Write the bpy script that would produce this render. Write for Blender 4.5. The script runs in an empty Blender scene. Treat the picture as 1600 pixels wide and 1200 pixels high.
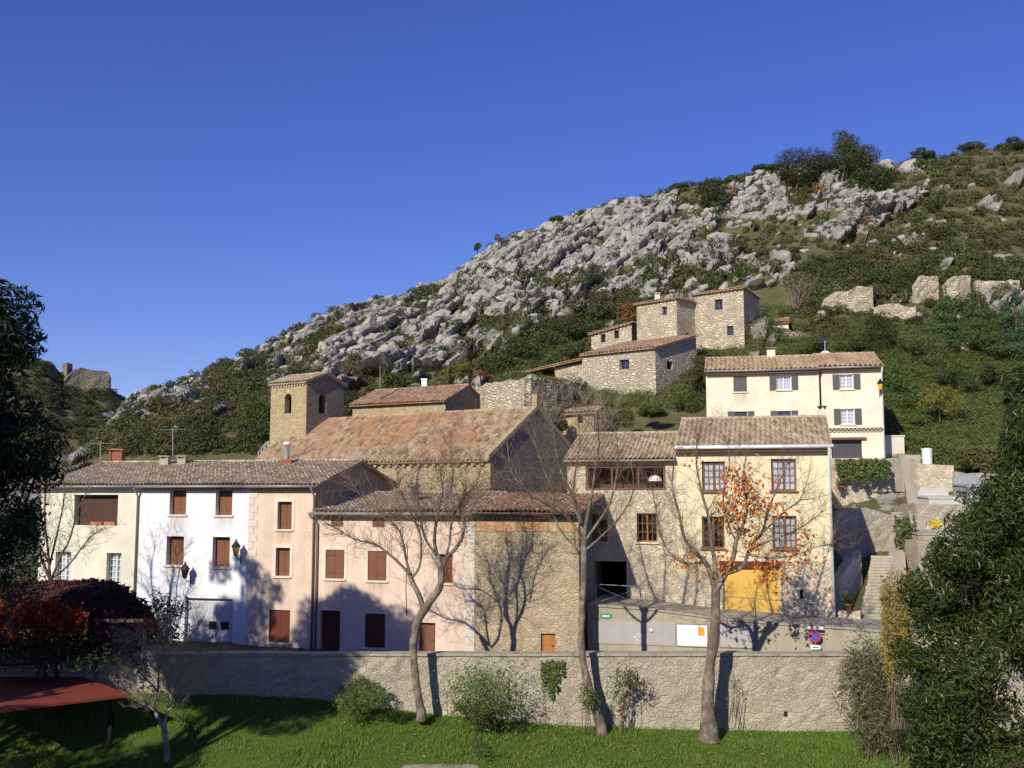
import bpy, bmesh, math, random
import numpy as np
from mathutils import Vector

R = math.radians
F0 = 1600.0            # focal length in photo pixels (1600 wide)
PITCH = R(6.0)
CAMZ = 11.0
CP, SP = math.cos(PITCH), math.sin(PITCH)
scene = bpy.context.scene
COL = scene.collection
rnd = random.Random(7)

def ray(px, py):
    u = (px - 800.0) / F0; v = (600.0 - py) / F0
    return Vector((u, CP - v * SP, SP + v * CP))
def P(px, py, Y):
    d = ray(px, py); k = Y / d.y
    return Vector((d.x * k, Y, CAMZ + d.z * k))
def to_px(p):
    x, y, z = p[0], p[1], p[2] - CAMZ
    f = y * CP + z * SP; up = -y * SP + z * CP
    return 800 + F0 * x / f, 600 - F0 * up / f

class Plane:
    """vertical facade plane; direction runs left to right, right end nearer by the angle"""
    def __init__(self, px, Y, ang, x=None):
        a = R(ang)
        p = P(px, 765, Y)
        self.o = Vector((p.x if x is None else x, Y, 0))
        self.t = Vector((math.cos(a), -math.sin(a), 0))
        self.n = Vector((-math.sin(a), -math.cos(a), 0))
    def uv(self, px, py):
        d = ray(px, py); c = Vector((0, 0, CAMZ))
        k = (self.o - c).dot(self.n) / d.dot(self.n)
        q = c + d * k
        return (q - self.o).dot(self.t), q.z
    def pt(self, s, z, d=0.0):
        q = self.o + self.t * s + self.n * d
        return Vector((q.x, q.y, z))
    def rect(self, l, r, t, b):
        m = (t + b) / 2; c = (l + r) / 2
        return self.uv(l, m)[0], self.uv(r, m)[0], self.uv(c, b)[1], self.uv(c, t)[1]
    def s(self, px, py=800): return self.uv(px, py)[0]
    def z(self, px, py): return self.uv(px, py)[1]
    def back(self, d):      # parallel plane d metres behind
        q = Plane.__new__(Plane); q.o = self.o - self.n * d; q.t = self.t; q.n = self.n; return q
    def side(self, s):      # plane of the right hand wall (starts at front corner, runs away)
        q = Plane.__new__(Plane); q.o = self.o + self.t * s; q.t = -self.n; q.n = self.t.copy(); return q

# ------------------------------------------------------------------ objects
def off(o):
    v = Vector((0, 0, 0))
    while o is not None:
        v += o.location; o = o.parent
    return v
def tag(o, label=None, cat=None, group=None, kind=None):
    if label: o['label'] = label
    if cat: o['category'] = cat
    if group: o['group'] = group
    if kind: o['kind'] = kind
    return o
def thing(name, label, cat, loc, group=None):
    o = bpy.data.objects.new(name, None); COL.objects.link(o)
    o.location = loc; o.empty_display_size = 0.3
    return tag(o, label, cat, group)
def link_mesh(name, me, parent=None, loc=None):
    o = bpy.data.objects.new(name, me); COL.objects.link(o)
    if parent is not None: o.parent = parent
    elif loc is not None: o.location = loc
    return o

class MB:
    def __init__(self): self.v = []; self.f = []; self.uv = []; self.mi = []
    def face(self, pts, uv=None, m=0):
        i = len(self.v); self.v.extend([tuple(p) for p in pts])
        self.f.append(tuple(range(i, i + len(pts)))); self.mi.append(m)
        if uv is None:
            a = Vector(pts[0]); n = (Vector(pts[1]) - a).cross(Vector(pts[2]) - a)
            if n.length < 1e-12 and len(pts) > 3: n = (Vector(pts[2]) - a).cross(Vector(pts[3]) - a)
            if n.length > 0: n.normalize()
            if abs(n.z) > .75: uv = [(p[0], p[1]) for p in pts]
            else:
                t = Vector((-n.y, n.x, 0))
                if t.length < 1e-6: t = Vector((1, 0, 0))
                t.normalize(); uv = [(p[0] * t.x + p[1] * t.y, p[2]) for p in pts]
        self.uv.extend(uv)
    def box(self, o, a, b, c, m=0):
        """box from corner o along edge vectors a (right), b (away), c (up)"""
        o, a, b, c = Vector(o), Vector(a), Vector(b), Vector(c)
        p = [o, o + a, o + a + b, o + b, o + c, o + a + c, o + a + b + c, o + b + c]
        for q in ((0, 1, 5, 4), (1, 2, 6, 5), (2, 3, 7, 6), (3, 0, 4, 7), (4, 5, 6, 7), (3, 2, 1, 0)):
            self.face([p[i] for i in q], m=m)
    def fbox(self, F, s0, s1, z0, z1, d0, d1, m=0):
        """box on a facade plane, d is outwards; d1 > d0"""
        self.box(F.pt(s0, z0, d1), F.t * (s1 - s0), -F.n * (d1 - d0), Vector((0, 0, z1 - z0)), m)
    def tube(self, pts, rad, n=6, m=0, cap=True):
        pts = [Vector(p) for p in pts]
        if not isinstance(rad, (list, tuple)): rad = [rad] * len(pts)
        i0 = len(self.v); d = (pts[-1] - pts[0])
        ref = Vector((0, 0, 1)) if abs(d.normalized().z) < .8 else Vector((1, 0, 0))
        for k, p in enumerate(pts):
            t = (pts[min(k + 1, len(pts) - 1)] - pts[max(k - 1, 0)])
            if t.length < 1e-9: t = Vector((0, 0, 1))
            t.normalize(); a = t.cross(ref)
            if a.length < 1e-4: a = t.cross(Vector((0.3, 1, 0.2)))
            a.normalize(); b = t.cross(a)
            for j in range(n):
                w = 2 * math.pi * j / n
                self.v.append(tuple(p + a * (math.cos(w) * rad[k]) + b * (math.sin(w) * rad[k])))
        for k in range(len(pts) - 1):
            for j in range(n):
                a0 = i0 + k * n + j; a1 = i0 + k * n + (j + 1) % n
                self.f.append((a0, a1, a1 + n, a0 + n)); self.mi.append(m)
                self.uv.extend([(j / n, k), ((j + 1) / n, k), ((j + 1) / n, k + 1), (j / n, k + 1)])
        if cap:
            for st, rev in ((i0, True), (i0 + (len(pts) - 1) * n, False)):
                q = list(range(st, st + n))
                if not rev: q = q
                else: q = q[::-1]
                self.f.append(tuple(q)); self.mi.append(m); self.uv.extend([(0, 0)] * n)
    def lathe(self, c, prof, n=10, m=0):
        """prof: list of (radius, z) ; closed top/bottom by small radii"""
        i0 = len(self.v)
        for r, z in prof:
            for j in range(n):
                w = 2 * math.pi * j / n
                self.v.append((c[0] + r * math.cos(w), c[1] + r * math.sin(w), c[2] + z))
        for k in range(len(prof) - 1):
            for j in range(n):
                a0 = i0 + k * n + j; a1 = i0 + k * n + (j + 1) % n
                self.f.append((a0, a1, a1 + n, a0 + n)); self.mi.append(m)
                self.uv.extend([(j / n, k), ((j + 1) / n, k), ((j + 1) / n, k + 1), (j / n, k + 1)])
        for st, rev in ((i0, True), (i0 + (len(prof) - 1) * n, False)):
            q = list(range(st, st + n)); q = q[::-1] if rev else q
            self.f.append(tuple(q)); self.mi.append(m); self.uv.extend([(0, 0)] * n)
    def add_np(self, V, Fq, UV):
        i = len(self.v); self.v.extend([tuple(p) for p in V.tolist()])
        for q in Fq.tolist(): self.f.append(tuple(k + i for k in q)); self.mi.append(0)
        self.uv.extend([tuple(x) for x in UV.tolist()])
    def build(self, name, mats, parent=None, smooth=False, loc=None):
        if not isinstance(mats, (list, tuple)): mats = [mats]
        V = np.array(self.v, dtype=np.float64)
        if parent is not None: o = off(parent)
        else:
            if loc is None: loc = Vector(((V[:, 0].min() + V[:, 0].max()) / 2, (V[:, 1].min() + V[:, 1].max()) / 2, V[:, 2].min()))
            o = Vector(loc)
        V = V - np.array(o)
        me = bpy.data.meshes.new(name)
        me.from_pydata(V.tolist(), [], self.f)
        for m in mats: me.materials.append(m)
        if len(mats) > 1: me.polygons.foreach_set('material_index', self.mi)
        ul = me.uv_layers.new(name='UVMap')
        ul.data.foreach_set('uv', np.array(self.uv, dtype=np.float32).ravel())
        if smooth: me.polygons.foreach_set('use_smooth', [True] * len(self.f))
        me.update()
        return link_mesh(name, me, parent, o)

def np_mesh(name, V, Fq, mats, UV=None, smooth=False, attrs=None):
    """fast mesh from arrays; Fq (M,k)"""
    if not isinstance(mats, (list, tuple)): mats = [mats]
    me = bpy.data.meshes.new(name); k = Fq.shape[1]
    me.vertices.add(len(V)); me.vertices.foreach_set('co', V.astype(np.float32).ravel())
    me.loops.add(Fq.size); me.loops.foreach_set('vertex_index', Fq.astype(np.int32).ravel())
    me.polygons.add(len(Fq)); me.polygons.foreach_set('loop_start', np.arange(0, Fq.size, k, dtype=np.int32))
    try: me.polygons.foreach_set('loop_total', np.full(len(Fq), k, dtype=np.int32))
    except Exception: pass
    me.polygons.foreach_set('use_smooth', np.full(len(Fq), bool(smooth)))
    for m in mats: me.materials.append(m)
    if UV is not None:
        ul = me.uv_layers.new(name='UVMap'); ul.data.foreach_set('uv', UV.astype(np.float32).ravel())
    for nm, arr in (attrs or {}).items():
        a = me.attributes.new(nm, 'FLOAT', 'POINT'); a.data.foreach_set('value', arr.astype(np.float32).ravel())
    me.update(calc_edges=True); me.validate()
    return me

# ------------------------------------------------------------------ numpy noise
def _h(ix, iy, seed):
    n = (ix.astype(np.int64) * 374761393 + iy.astype(np.int64) * 668265263 + seed * 974711) & 0x7fffffff
    n = ((n ^ (n >> 13)) * 1274126177) & 0x7fffffff
    n = (n ^ (n >> 16)) & 0x7fffffff
    return n / 0x7fffffff
def vnoise(x, y, seed=0):
    ix = np.floor(x); iy = np.floor(y); fx = x - ix; fy = y - iy
    fx = fx * fx * (3 - 2 * fx); fy = fy * fy * (3 - 2 * fy)
    a = _h(ix, iy, seed); b = _h(ix + 1, iy, seed); c = _h(ix, iy + 1, seed); d = _h(ix + 1, iy + 1, seed)
    return (a + (b - a) * fx) * (1 - fy) + (c + (d - c) * fx) * fy
def fbm(x, y, seed=0, oct=4):
    s = 0; a = .5; t = 0
    for k in range(oct):
        s = s + a * vnoise(x * 2 ** k, y * 2 ** k, seed + k * 17); t += a; a *= .5
    return s / t
def facets(x, y, seed=0, tilt=.7):
    """angular rock: nearest cell's own tilted plane; returns height and distance between the two nearest"""
    ix = np.floor(x); iy = np.floor(y)
    best = np.full(x.shape, 1e9); sec = np.full(x.shape, 1e9); h = np.zeros(x.shape)
    for dx in (-1, 0, 1):
        for dy in (-1, 0, 1):
            cx = ix + dx; cy = iy + dy
            qx = cx + _h(cx, cy, seed); qy = cy + _h(cx, cy, seed + 5)
            d = (x - qx) ** 2 + (y - qy) ** 2
            hh = _h(cx, cy, seed + 9) + tilt * ((_h(cx, cy, seed + 11) - .5) * (x - qx) + (_h(cx, cy, seed + 13) - .35) * (y - qy))
            near = d < best
            sec = np.where(near, best, np.minimum(sec, d)); h = np.where(near, hh, h); best = np.where(near, d, best)
    return h, np.sqrt(sec) - np.sqrt(best)

# ------------------------------------------------------------------ materials
class NT:
    def __init__(self, name):
        self.m = bpy.data.materials.new(name); self.m.use_nodes = True
        self.t = self.m.node_tree; self.t.nodes.clear()
        self.out = self.t.nodes.new('ShaderNodeOutputMaterial')
        self.b = self.n('ShaderNodeBsdfPrincipled'); self.t.links.new(self.b.outputs[0], self.out.inputs[0])
        self.b.inputs['Specular IOR Level'].default_value = .25
    def n(self, typ, **kw):
        nd = self.t.nodes.new(typ)
        for k, v in kw.items(): setattr(nd, k, v)
        return nd
    def l(self, a, b): self.t.links.new(a, b)
    def set(self, nd, **kw):
        for k, v in kw.items(): nd.inputs[k].default_value = v
    def coord(self, kind='Object'):
        return self.n('ShaderNodeTexCoord').outputs[kind]
    def mapping(self, src, scale=(1, 1, 1), loc=(0, 0, 0)):
        m = self.n('ShaderNodeMapping'); m.inputs['Scale'].default_value = scale; m.inputs['Location'].default_value = loc
        self.l(src, m.inputs['Vector']); return m.outputs[0]
    def noise(self, src, scale=1, detail=4, rough=.55, out='Fac', dist=0):
        n = self.n('ShaderNodeTexNoise'); n.inputs['Scale'].default_value = scale; n.inputs['Detail'].default_value = detail
        n.inputs['Roughness'].default_value = rough; n.inputs['Distortion'].default_value = dist
        self.l(src, n.inputs['Vector']); return n.outputs[out]
    def ramp(self, fac, stops):
        r = self.n('ShaderNodeValToRGB'); e = r.color_ramp.elements
        while len(e) < len(stops): e.new(.5)
        for k, (p, c) in enumerate(stops):
            e[k].position = p; e[k].color = (*c, 1) if not isinstance(c, (int, float)) else (c, c, c, 1)
        self.l(fac, r.inputs[0]); return r.outputs[0]
    def mix(self, fac, a, b, mode='MIX'):
        m = self.n('ShaderNodeMix', data_type='RGBA', blend_type=mode)
        for sock, val in ((m.inputs[0], fac), (m.inputs[6], a), (m.inputs[7], b)):
            if hasattr(val, 'links'): self.l(val, sock)
            elif isinstance(val, (int, float)): sock.default_value = val
            else: sock.default_value = (*val, 1)
        return m.outputs[2]
    def math(self, op, a, b=0.0):
        m = self.n('ShaderNodeMath', operation=op)
        for s, v in ((m.inputs[0], a), (m.inputs[1], b)):
            if hasattr(v, 'links'): self.l(v, s)
            else: s.default_value = v
        return m.outputs[0]
    def bump(self, h, strength=.5, dist=.05):
        b = self.n('ShaderNodeBump'); b.inputs['Strength'].default_value = strength; b.inputs['Distance'].default_value = dist
        self.l(h, b.inputs['Height']); self.l(b.outputs[0], self.b.inputs['Normal'])
    def color(self, c):
        if hasattr(c, 'links'): self.l(c, self.b.inputs['Base Color'])
        else: self.b.inputs['Base Color'].default_value = (*c, 1)
    def rough(self, v): self.b.inputs['Roughness'].default_value = v

def scl(c, k): return tuple(min(1, x * k) for x in c)
def plaster(name, c, dirt=(.35, .30, .24), amount=.35):
    t = NT(name); uv = t.coord('UV'); 
    n1 = t.noise(uv, .7, 6, .65); n2 = t.noise(t.mapping(uv, (1.6, .14, 1)), 1.2, 5, .6); n3 = t.noise(uv, 25, 3)
    col = t.mix(t.ramp(n1, [(.35, 0), (.7, 1)]), scl(c, .84), scl(c, 1.06)); n5 = t.noise(uv, 3.2, 6, .7); col = t.mix(t.math('MULTIPLY', t.ramp(n5, [(.55, 0), (.7, 1)]), amount * .8), col, scl(c, .7))
    f = t.math('MULTIPLY', t.ramp(n2, [(.5, 0), (.78, 1)]), amount)
    col = t.mix(f, col, dirt)
    n4 = t.noise(uv, .35, 7, .7)
    f2 = t.math('MULTIPLY', t.ramp(n4, [(.52, 0), (.68, 1)]), amount * .7)
    col = t.mix(f2, col, scl(c, .72))
    t.color(col); t.rough(.9); t.bump(t.math('ADD', n3, t.math('MULTIPLY', n1, 2.0)), .35, .02); return t.m
def rubble(name, stones, mortar, scale=3.2, flat=1.8, joint=.06, bumpd=.06, patch=None, js=.7, rnd_=.3):
    t = NT(name); uv = t.coord('UV')
    w = t.noise(uv, 1.5, 4, .6, 'Color'); wv = t.n('ShaderNodeVectorMath', operation='SCALE'); t.l(w, wv.inputs[0]); wv.inputs['Scale'].default_value = rnd_
    ad = t.n('ShaderNodeVectorMath', operation='ADD'); t.l(uv, ad.inputs[0]); t.l(wv.outputs[0], ad.inputs[1])
    def layer(sc, fl):
        mp = t.mapping(ad.outputs[0], (1, fl, 1))
        v = t.n('ShaderNodeTexVoronoi', voronoi_dimensions='2D', feature='F1'); v.inputs['Scale'].default_value = sc; t.l(mp, v.inputs['Vector'])
        e = t.n('ShaderNodeTexVoronoi', voronoi_dimensions='2D', feature='DISTANCE_TO_EDGE'); e.inputs['Scale'].default_value = sc; t.l(mp, e.inputs['Vector'])
        sep = t.n('ShaderNodeSeparateColor'); t.l(v.outputs['Color'], sep.inputs[0])
        return sep.outputs[0], t.ramp(e.outputs[0], [(joint * .25, 0), (joint * 1.5, 1)])
    c1, e1 = layer(scale, flat); c2, e2 = layer(scale * 2.1, flat * .85)
    pick = t.ramp(t.noise(uv, scale * .42, 3, .6), [(.47, 0), (.53, 1)])
    cv = t.mix(pick, c1, c2); ed = t.mix(pick, e1, e2)
    k = len(stones) - 1
    col = t.ramp(cv, [(.05 + .9 * i / k, c) for i, c in enumerate(stones)])
    n1 = t.noise(uv, 7, 6, .68); col = t.mix(t.ramp(n1, [(.3, 0), (.75, .55)]), col, scl(stones[0], .7))
    f = t.math('ADD', t.math('MULTIPLY', ed, js), 1 - js)
    col = t.mix(f, mortar, col)
    big = t.noise(uv, .4, 6, .65)
    col = t.mix(t.math('MULTIPLY', t.ramp(big, [(.45, 0), (.68, 1)]), .55), col, patch or scl(mortar, .9))
    st = t.noise(t.mapping(uv, (1.1, .18, 1)), 1, 5, .6); col = t.mix(t.math('MULTIPLY', t.ramp(st, [(.52, 0), (.72, 1)]), .35), col, scl(stones[0], .6))
    t.color(col); t.rough(.95)
    t.bump(t.math('ADD', t.math('MULTIPLY', ed, .8), t.math('MULTIPLY', n1, .9)), .9, bumpd); return t.m
def tiles(name, cols, lichen, lamount=.5, warm=None, wscale=.35):
    t = NT(name); uv = t.coord('UV'); ob = t.coord('Object')
    fl = t.n('ShaderNodeVectorMath', operation='FLOOR'); t.l(uv, fl.inputs[0])
    wn = t.n('ShaderNodeTexWhiteNoise', noise_dimensions='2D'); t.l(fl.outputs[0], wn.inputs['Vector'])
    k = len(cols) - 1
    col = t.ramp(wn.outputs['Value'], [(.05 + .9 * i / k, c) for i, c in enumerate(cols)])
    if warm:
        nw = t.noise(ob, wscale, 4, .6); col = t.mix(t.math('MULTIPLY', t.ramp(nw, [(.45, 0), (.6, 1)]), .6), col, t.ramp(wn.outputs['Value'], [(0, scl(warm, .7)), (1, scl(warm, 1.25))]))
    n1 = t.noise(ob, 1.3, 6, .7); n2 = t.noise(ob, 9, 5, .65)
    f = t.math('MULTIPLY', t.ramp(n1, [(.42, 0), (.66, 1)]), lamount); col = t.mix(f, col, lichen)
    col = t.mix(t.ramp(n2, [(.35, .0), (.8, .55)]), col, scl(cols[0], .55))
    t.color(col); t.rough(.92); t.bump(n2, .5, .02); return t.m
def wood(name, c, rough=.7):
    t = NT(name); uv = t.coord('UV')
    n = t.noise(t.mapping(uv, (22, 1.2, 1)), 1, 4); n2 = t.noise(uv, 1.1, 4)
    sx = t.n('ShaderNodeSeparateXYZ'); t.l(uv, sx.inputs[0])
    pl = t.math('FRACT', t.math('MULTIPLY', sx.outputs[0], 8.0)); gap = t.ramp(pl, [(.0, .25), (.06, 1), (.94, 1), (1, .25)])
    col = t.mix(n, scl(c, .8), scl(c, 1.2)); col = t.mix(t.math('MULTIPLY', n2, .35), col, scl(c, .6))
    t.color(col); t.rough(rough); t.bump(gap, .6, .01); return t.m
def simple(name, c, rough=.6, metal=0, var=.15, scale=6, bump=.0):
    t = NT(name); ob = t.coord('Object'); n = t.noise(ob, scale, 5, .6)
    t.color(t.mix(n, scl(c, 1 - var), scl(c, 1 + var))); t.rough(rough); t.b.inputs['Metallic'].default_value = metal
    if bump: t.bump(n, bump, .03)
    return t.m
def leaf(name, cols, trans=.25, rough=.55, spec=.25):
    """cols: list of colours spread over the single leaves"""
    t = NT(name); g = t.n('ShaderNodeNewGeometry'); oi = t.n('ShaderNodeObjectInfo')
    k = max(1, len(cols) - 1)
    col = t.ramp(g.outputs['Random Per Island'], [(i / k, c) for i, c in enumerate(cols)])
    hs = t.n('ShaderNodeHueSaturation'); t.l(col, hs.inputs['Color'])
    t.l(t.math('ADD', t.math('MULTIPLY', oi.outputs['Random'], .5), .75), hs.inputs['Value'])
    t.l(t.math('ADD', t.math('MULTIPLY', oi.outputs['Random'], .05), .475), hs.inputs['Hue'])
    t.color(hs.outputs[0]); t.rough(rough); t.b.inputs['Specular IOR Level'].default_value = spec
    tr = t.n('ShaderNodeBsdfTranslucent'); t.l(hs.outputs[0], tr.inputs[0])
    mx = t.n('ShaderNodeMixShader'); mx.inputs[0].default_value = trans
    t.l(t.b.outputs[0], mx.inputs[1]); t.l(tr.outputs[0], mx.inputs[2]); t.l(mx.outputs[0], t.out.inputs[0]); return t.m
def bark(name, c, c2):
    t = NT(name); ob = t.coord('Object'); n = t.noise(t.mapping(ob, (4, 4, 1.2)), 2.2, 6, .65); n2 = t.noise(ob, 2.5, 4)
    col = t.mix(t.ramp(n, [(.3, 0), (.7, 1)]), scl(c, .6), c); col = t.mix(t.ramp(n2, [(.45, 0), (.62, 1)]), col, c2)
    t.color(col); t.rough(.95); t.bump(t.math('ADD', n, t.math('MULTIPLY', n2, .6)), 1.0, .12); return t.m

M = {}
M['white'] = plaster('white_plaster', (.80, .79, .80), (.5, .48, .46), .22)
M['cream1'] = plaster('cream_plaster', (.74, .70, .56), (.45, .40, .30), .3)
M['peach'] = plaster('peach_plaster', (.73, .57, .43), (.45, .36, .28), .5)
M['pink'] = plaster('pink_plaster', (.76, .58, .46), (.48, .36, .25), .6)
M['yellow'] = plaster('yellow_plaster', (.78, .68, .44), (.55, .48, .35), .5)
M['cream2'] = plaster('pale_cream_plaster', (.77, .70, .53), (.6, .54, .4), .2)
M['trim'] = plaster('pale_trim', (.70, .64, .52), (.5, .44, .36), .25)
M['brickband'] = plaster('orange_render', (.50, .28, .15), (.55, .45, .32), .9)
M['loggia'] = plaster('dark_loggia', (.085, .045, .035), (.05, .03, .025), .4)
M['shaded_brown'] = plaster('shaded_brown_plaster', (.30, .22, .17), (.2, .16, .13), .4)  # peach gable's shade put into a brown colour; also a chimney cap
M['concrete'] = plaster('grey_concrete', (.38, .345, .27), (.14, .125, .095), .9)
M['concrete_light'] = plaster('pale_concrete', (.42, .37, .29), (.18, .155, .115), .8)
M['rub_house'] = rubble('ochre_rubble', [(0.355, 0.276, 0.166), (0.533, 0.414, 0.265), (0.616, 0.494, 0.331), (0.426, 0.345, 0.243), (0.592, 0.483, 0.309)], (0.557, 0.448, 0.287), 4.0, 1.6, .12, .05, None, .6)
M['rub_wing'] = rubble('pale_rubble', [(0.581, 0.489, 0.337), (0.775, 0.665, 0.482), (0.820, 0.740, 0.542), (0.672, 0.564, 0.410)], (0.801, 0.678, 0.469), 3.8, 1.9, .09, .05, None, .55)
M['rub_wall'] = rubble('grey_rubble', [(0.346, 0.302, 0.237), (0.438, 0.381, 0.301), (0.531, 0.470, 0.366), (0.392, 0.347, 0.280), (0.461, 0.392, 0.290)], (0.438, 0.381, 0.290), 3.0, 1.5, .10, .035, (0.485, 0.414, 0.301), .45)
M['rub_hill'] = rubble('hill_rubble', [(0.597, 0.504, 0.366), (0.817, 0.701, 0.527), (0.820, 0.820, 0.630), (0.722, 0.610, 0.454), (0.820, 0.732, 0.527)], (0.425, 0.351, 0.249), 1.7, 2.2, .17, .14, None, 1.0, .3)
M['rub_hill2'] = rubble('fine_hill_rubble', [(0.543, 0.454, 0.323), (0.814, 0.703, 0.520), (0.820, 0.791, 0.590), (0.694, 0.600, 0.436)], (0.498, 0.410, 0.281), 1.9, 2.3, .16, .12, None, 1.0, .3)
M['rub_church'] = rubble('church_stone', [(.36, .28, .15), (.46, .36, .20), (.52, .42, .26), (.40, .32, .20)], (.42, .33, .20), 2.0, 1.5, .06, .04)
M['rub_shaded'] = rubble('shaded_church_stone', [(.20, .17, .14), (.28, .23, .19), (.33, .28, .22)], (.20, .17, .14), 2.4, 1.7, .08, .05)  # church stone with the shade of right-facing walls put into its colour
M['rub_dry'] = rubble('dry_stone', [(0.340, 0.297, 0.232), (0.476, 0.418, 0.338), (0.567, 0.506, 0.401), (0.408, 0.352, 0.285)], (0.091, 0.077, 0.053), 2.0, 2.2, .16, .18, None, 1.0, .3)
M['quoin'] = plaster('quoin_stone', (.66, .60, .50), (.4, .35, .28), .5)
M['tile'] = tiles('old_roof_tiles', [(.29, .21, .13), (.45, .33, .21), (.53, .41, .28), (.38, .285, .185), (.60, .49, .35)], (.50, .435, .31), .6)
M['tile_red'] = tiles('red_roof_tiles', [(.28, .14, .08), (.40, .22, .13), (.46, .28, .17), (.34, .18, .11), (.50, .36, .25)], (.44, .35, .26), .45)
M['tile_church'] = tiles('church_roof_tiles', [(.19, .14, .085), (.44, .32, .19), (.58, .47, .32), (.30, .215, .13), (.52, .34, .18)], (.50, .44, .32), .4, (.47, .20, .075), .22)
M['tile_light'] = tiles('light_roof_tiles', [(.36, .25, .14), (.48, .34, .20), (.54, .40, .25), (.42, .30, .18)], (.48, .41, .29), .4)
M['tile_end'] = simple('tile_ends', (.42, .29, .20), .9, 0, .35, 14)
M['mortar'] = simple('mortar', (.55, .49, .40), .95, 0, .2, 8)
M['shutter'] = wood('brown_shutter_wood', (.20, .085, .045))
M['shutter_dark'] = wood('dark_red_wood', (.13, .035, .02))
M['shutter_grey'] = wood('grey_brown_shutter', (.115, .10, .105))
M['door_yellow'] = wood('yellow_door_wood', (.68, .43, .09))
M['door_orange'] = wood('orange_door_wood', (.42, .17, .05))
M['frame_brown'] = wood('brown_window_frame', (.17, .085, .05))
M['frame_orange'] = wood('orange_window_frame', (.34, .15, .05))
M['door_white'] = wood('pale_garage_wood', (.55, .55, .58))
M['door_dark'] = wood('dark_grey_garage', (.07, .07, .075))
M['dark'] = simple('dark_interior', (.018, .016, .014), .9)
M['curtain'] = simple('white_curtain', (.75, .74, .76), .9, 0, .12, 10)
M['whitepaint'] = simple('white_paint', (.78, .77, .76), .5, 0, .06)
M['zinc'] = simple('zinc_gutter', (.30, .27, .25), .5, .3, .2)
M['black'] = simple('black_iron', (.02, .02, .022), .5, .3)
M['steel'] = simple('galvanised_steel', (.38, .37, .36), .4, .6)
M['brick'] = simple('red_brick', (.28, .10, .06), .9, 0, .35, 12)
M['amber'] = simple('amber_lamp_glass', (.85, .50, .03), .25, 0, .1)
M['terracotta'] = simple('terracotta', (.45, .20, .09), .85)
M['asphalt'] = simple('asphalt', (.07, .068, .065), .95, 0, .3, 3, .3)
M['soil'] = simple('soil', (.14, .11, .07), .98, 0, .4, 1.5, .6)
M['redsheet'] = simple('red_sheet_metal', (.22, .05, .028), .55, 0, .3, 1.2)
M['blue'] = simple('sign_blue', (.03, .10, .50), .4)
M['red'] = simple('sign_red', (.60, .02, .03), .4)
M['green'] = simple('plate_green', (.05, .22, .16), .4)
M['orange'] = simple('orange_poster', (.80, .34, .03), .6)
M['yellowflower'] = simple('yellow_petals', (.75, .58, .03), .7)
M['panel_grey'] = plaster('grey_panel', (.42, .39, .37), (.3, .28, .26), .3)
M['marble'] = simple('pale_marble', (.50, .48, .45), .4, 0, .2, 2)
M['marble_grey'] = simple('grey_granite', (.30, .31, .33), .35, 0, .15, 5)
M['bark'] = bark('grey_bark', (.19, .15, .11), (.29, .24, .185))
M['bark_dark'] = bark('dark_bark', (.14, .10, .075), (.20, .16, .12))
M['bark_pale'] = bark('pale_bark', (.34, .27, .20), (.46, .40, .33))
M['twig'] = simple('twig_bark', (.17, .12, .085), .95, 0, .3, 1)
M['twig_pale'] = simple('pale_twig', (.33, .25, .19), .95, 0, .3, 1)
M['lf_hill'] = leaf('hill_evergreen', [(.030, .042, .014), (.046, .062, .018), (.064, .080, .024), (.085, .092, .030)], .1)
M['lf_olive'] = leaf('olive_scrub', [(.075, .085, .028), (.10, .105, .036), (.125, .12, .045), (.085, .085, .032)], .15)
M['lf_dry'] = leaf('dry_scrub', [(.14, .115, .055), (.17, .14, .065), (.11, .095, .045)], .15)
M['lf_rust'] = leaf('rust_scrub', [(.18, .06, .03), (.22, .09, .035), (.13, .06, .035)], .15)
M['lf_fresh'] = leaf('fresh_green', [(.06, .095, .018), (.09, .13, .026), (.13, .16, .04)], .25)
M['lf_yellow'] = leaf('yellow_green', [(.20, .20, .04), (.28, .25, .06), (.14, .17, .04)], .3)
M['lf_pine'] = leaf('pine_needles', [(.012, .022, .010), (.020, .034, .013), (.032, .048, .018)], .1)
M['lf_laurel'] = leaf('laurel_leaves', [(.016, .032, .007), (.040, .062, .012), (.070, .098, .020), (.12, .145, .035)], .28, .40, .4)
M['lf_ivy'] = leaf('ivy_leaves', [(.05, .10, .02), (.08, .15, .03), (.14, .20, .05), (.20, .19, .07)], .25)
M['lf_pale'] = leaf('willow_leaves', [(.16, .19, .08), (.25, .26, .13), (.09, .12, .04), (.33, .29, .18)], .25)
M['lf_gold'] = leaf('golden_leaves', [(.36, .23, .06), (.44, .30, .09), (.26, .19, .06), (.20, .20, .06)], .3)
M['lf_orange'] = leaf('orange_leaves', [(.44, .075, .028), (.52, .11, .03), (.34, .06, .028), (.48, .18, .05)], .3)
M['lf_red'] = leaf('red_creeper_leaves', [(.26, .02, .014), (.34, .03, .016), (.18, .014, .012), (.42, .07, .02)], .25)
M['lf_shaded'] = leaf('shaded_creeper_leaves', [(.045, .02, .014), (.07, .03, .018), (.10, .035, .02)], .15)  # creeper with the shade on the pergola top put into the leaf colour
M['lf_thuja'] = leaf('conifer_sprays', [(.05, .08, .022), (.075, .115, .034), (.10, .14, .05)], .15)
M['lf_bluefir'] = leaf('blue_fir_sprays', [(.05, .085, .04), (.075, .12, .06)], .12)

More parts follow.
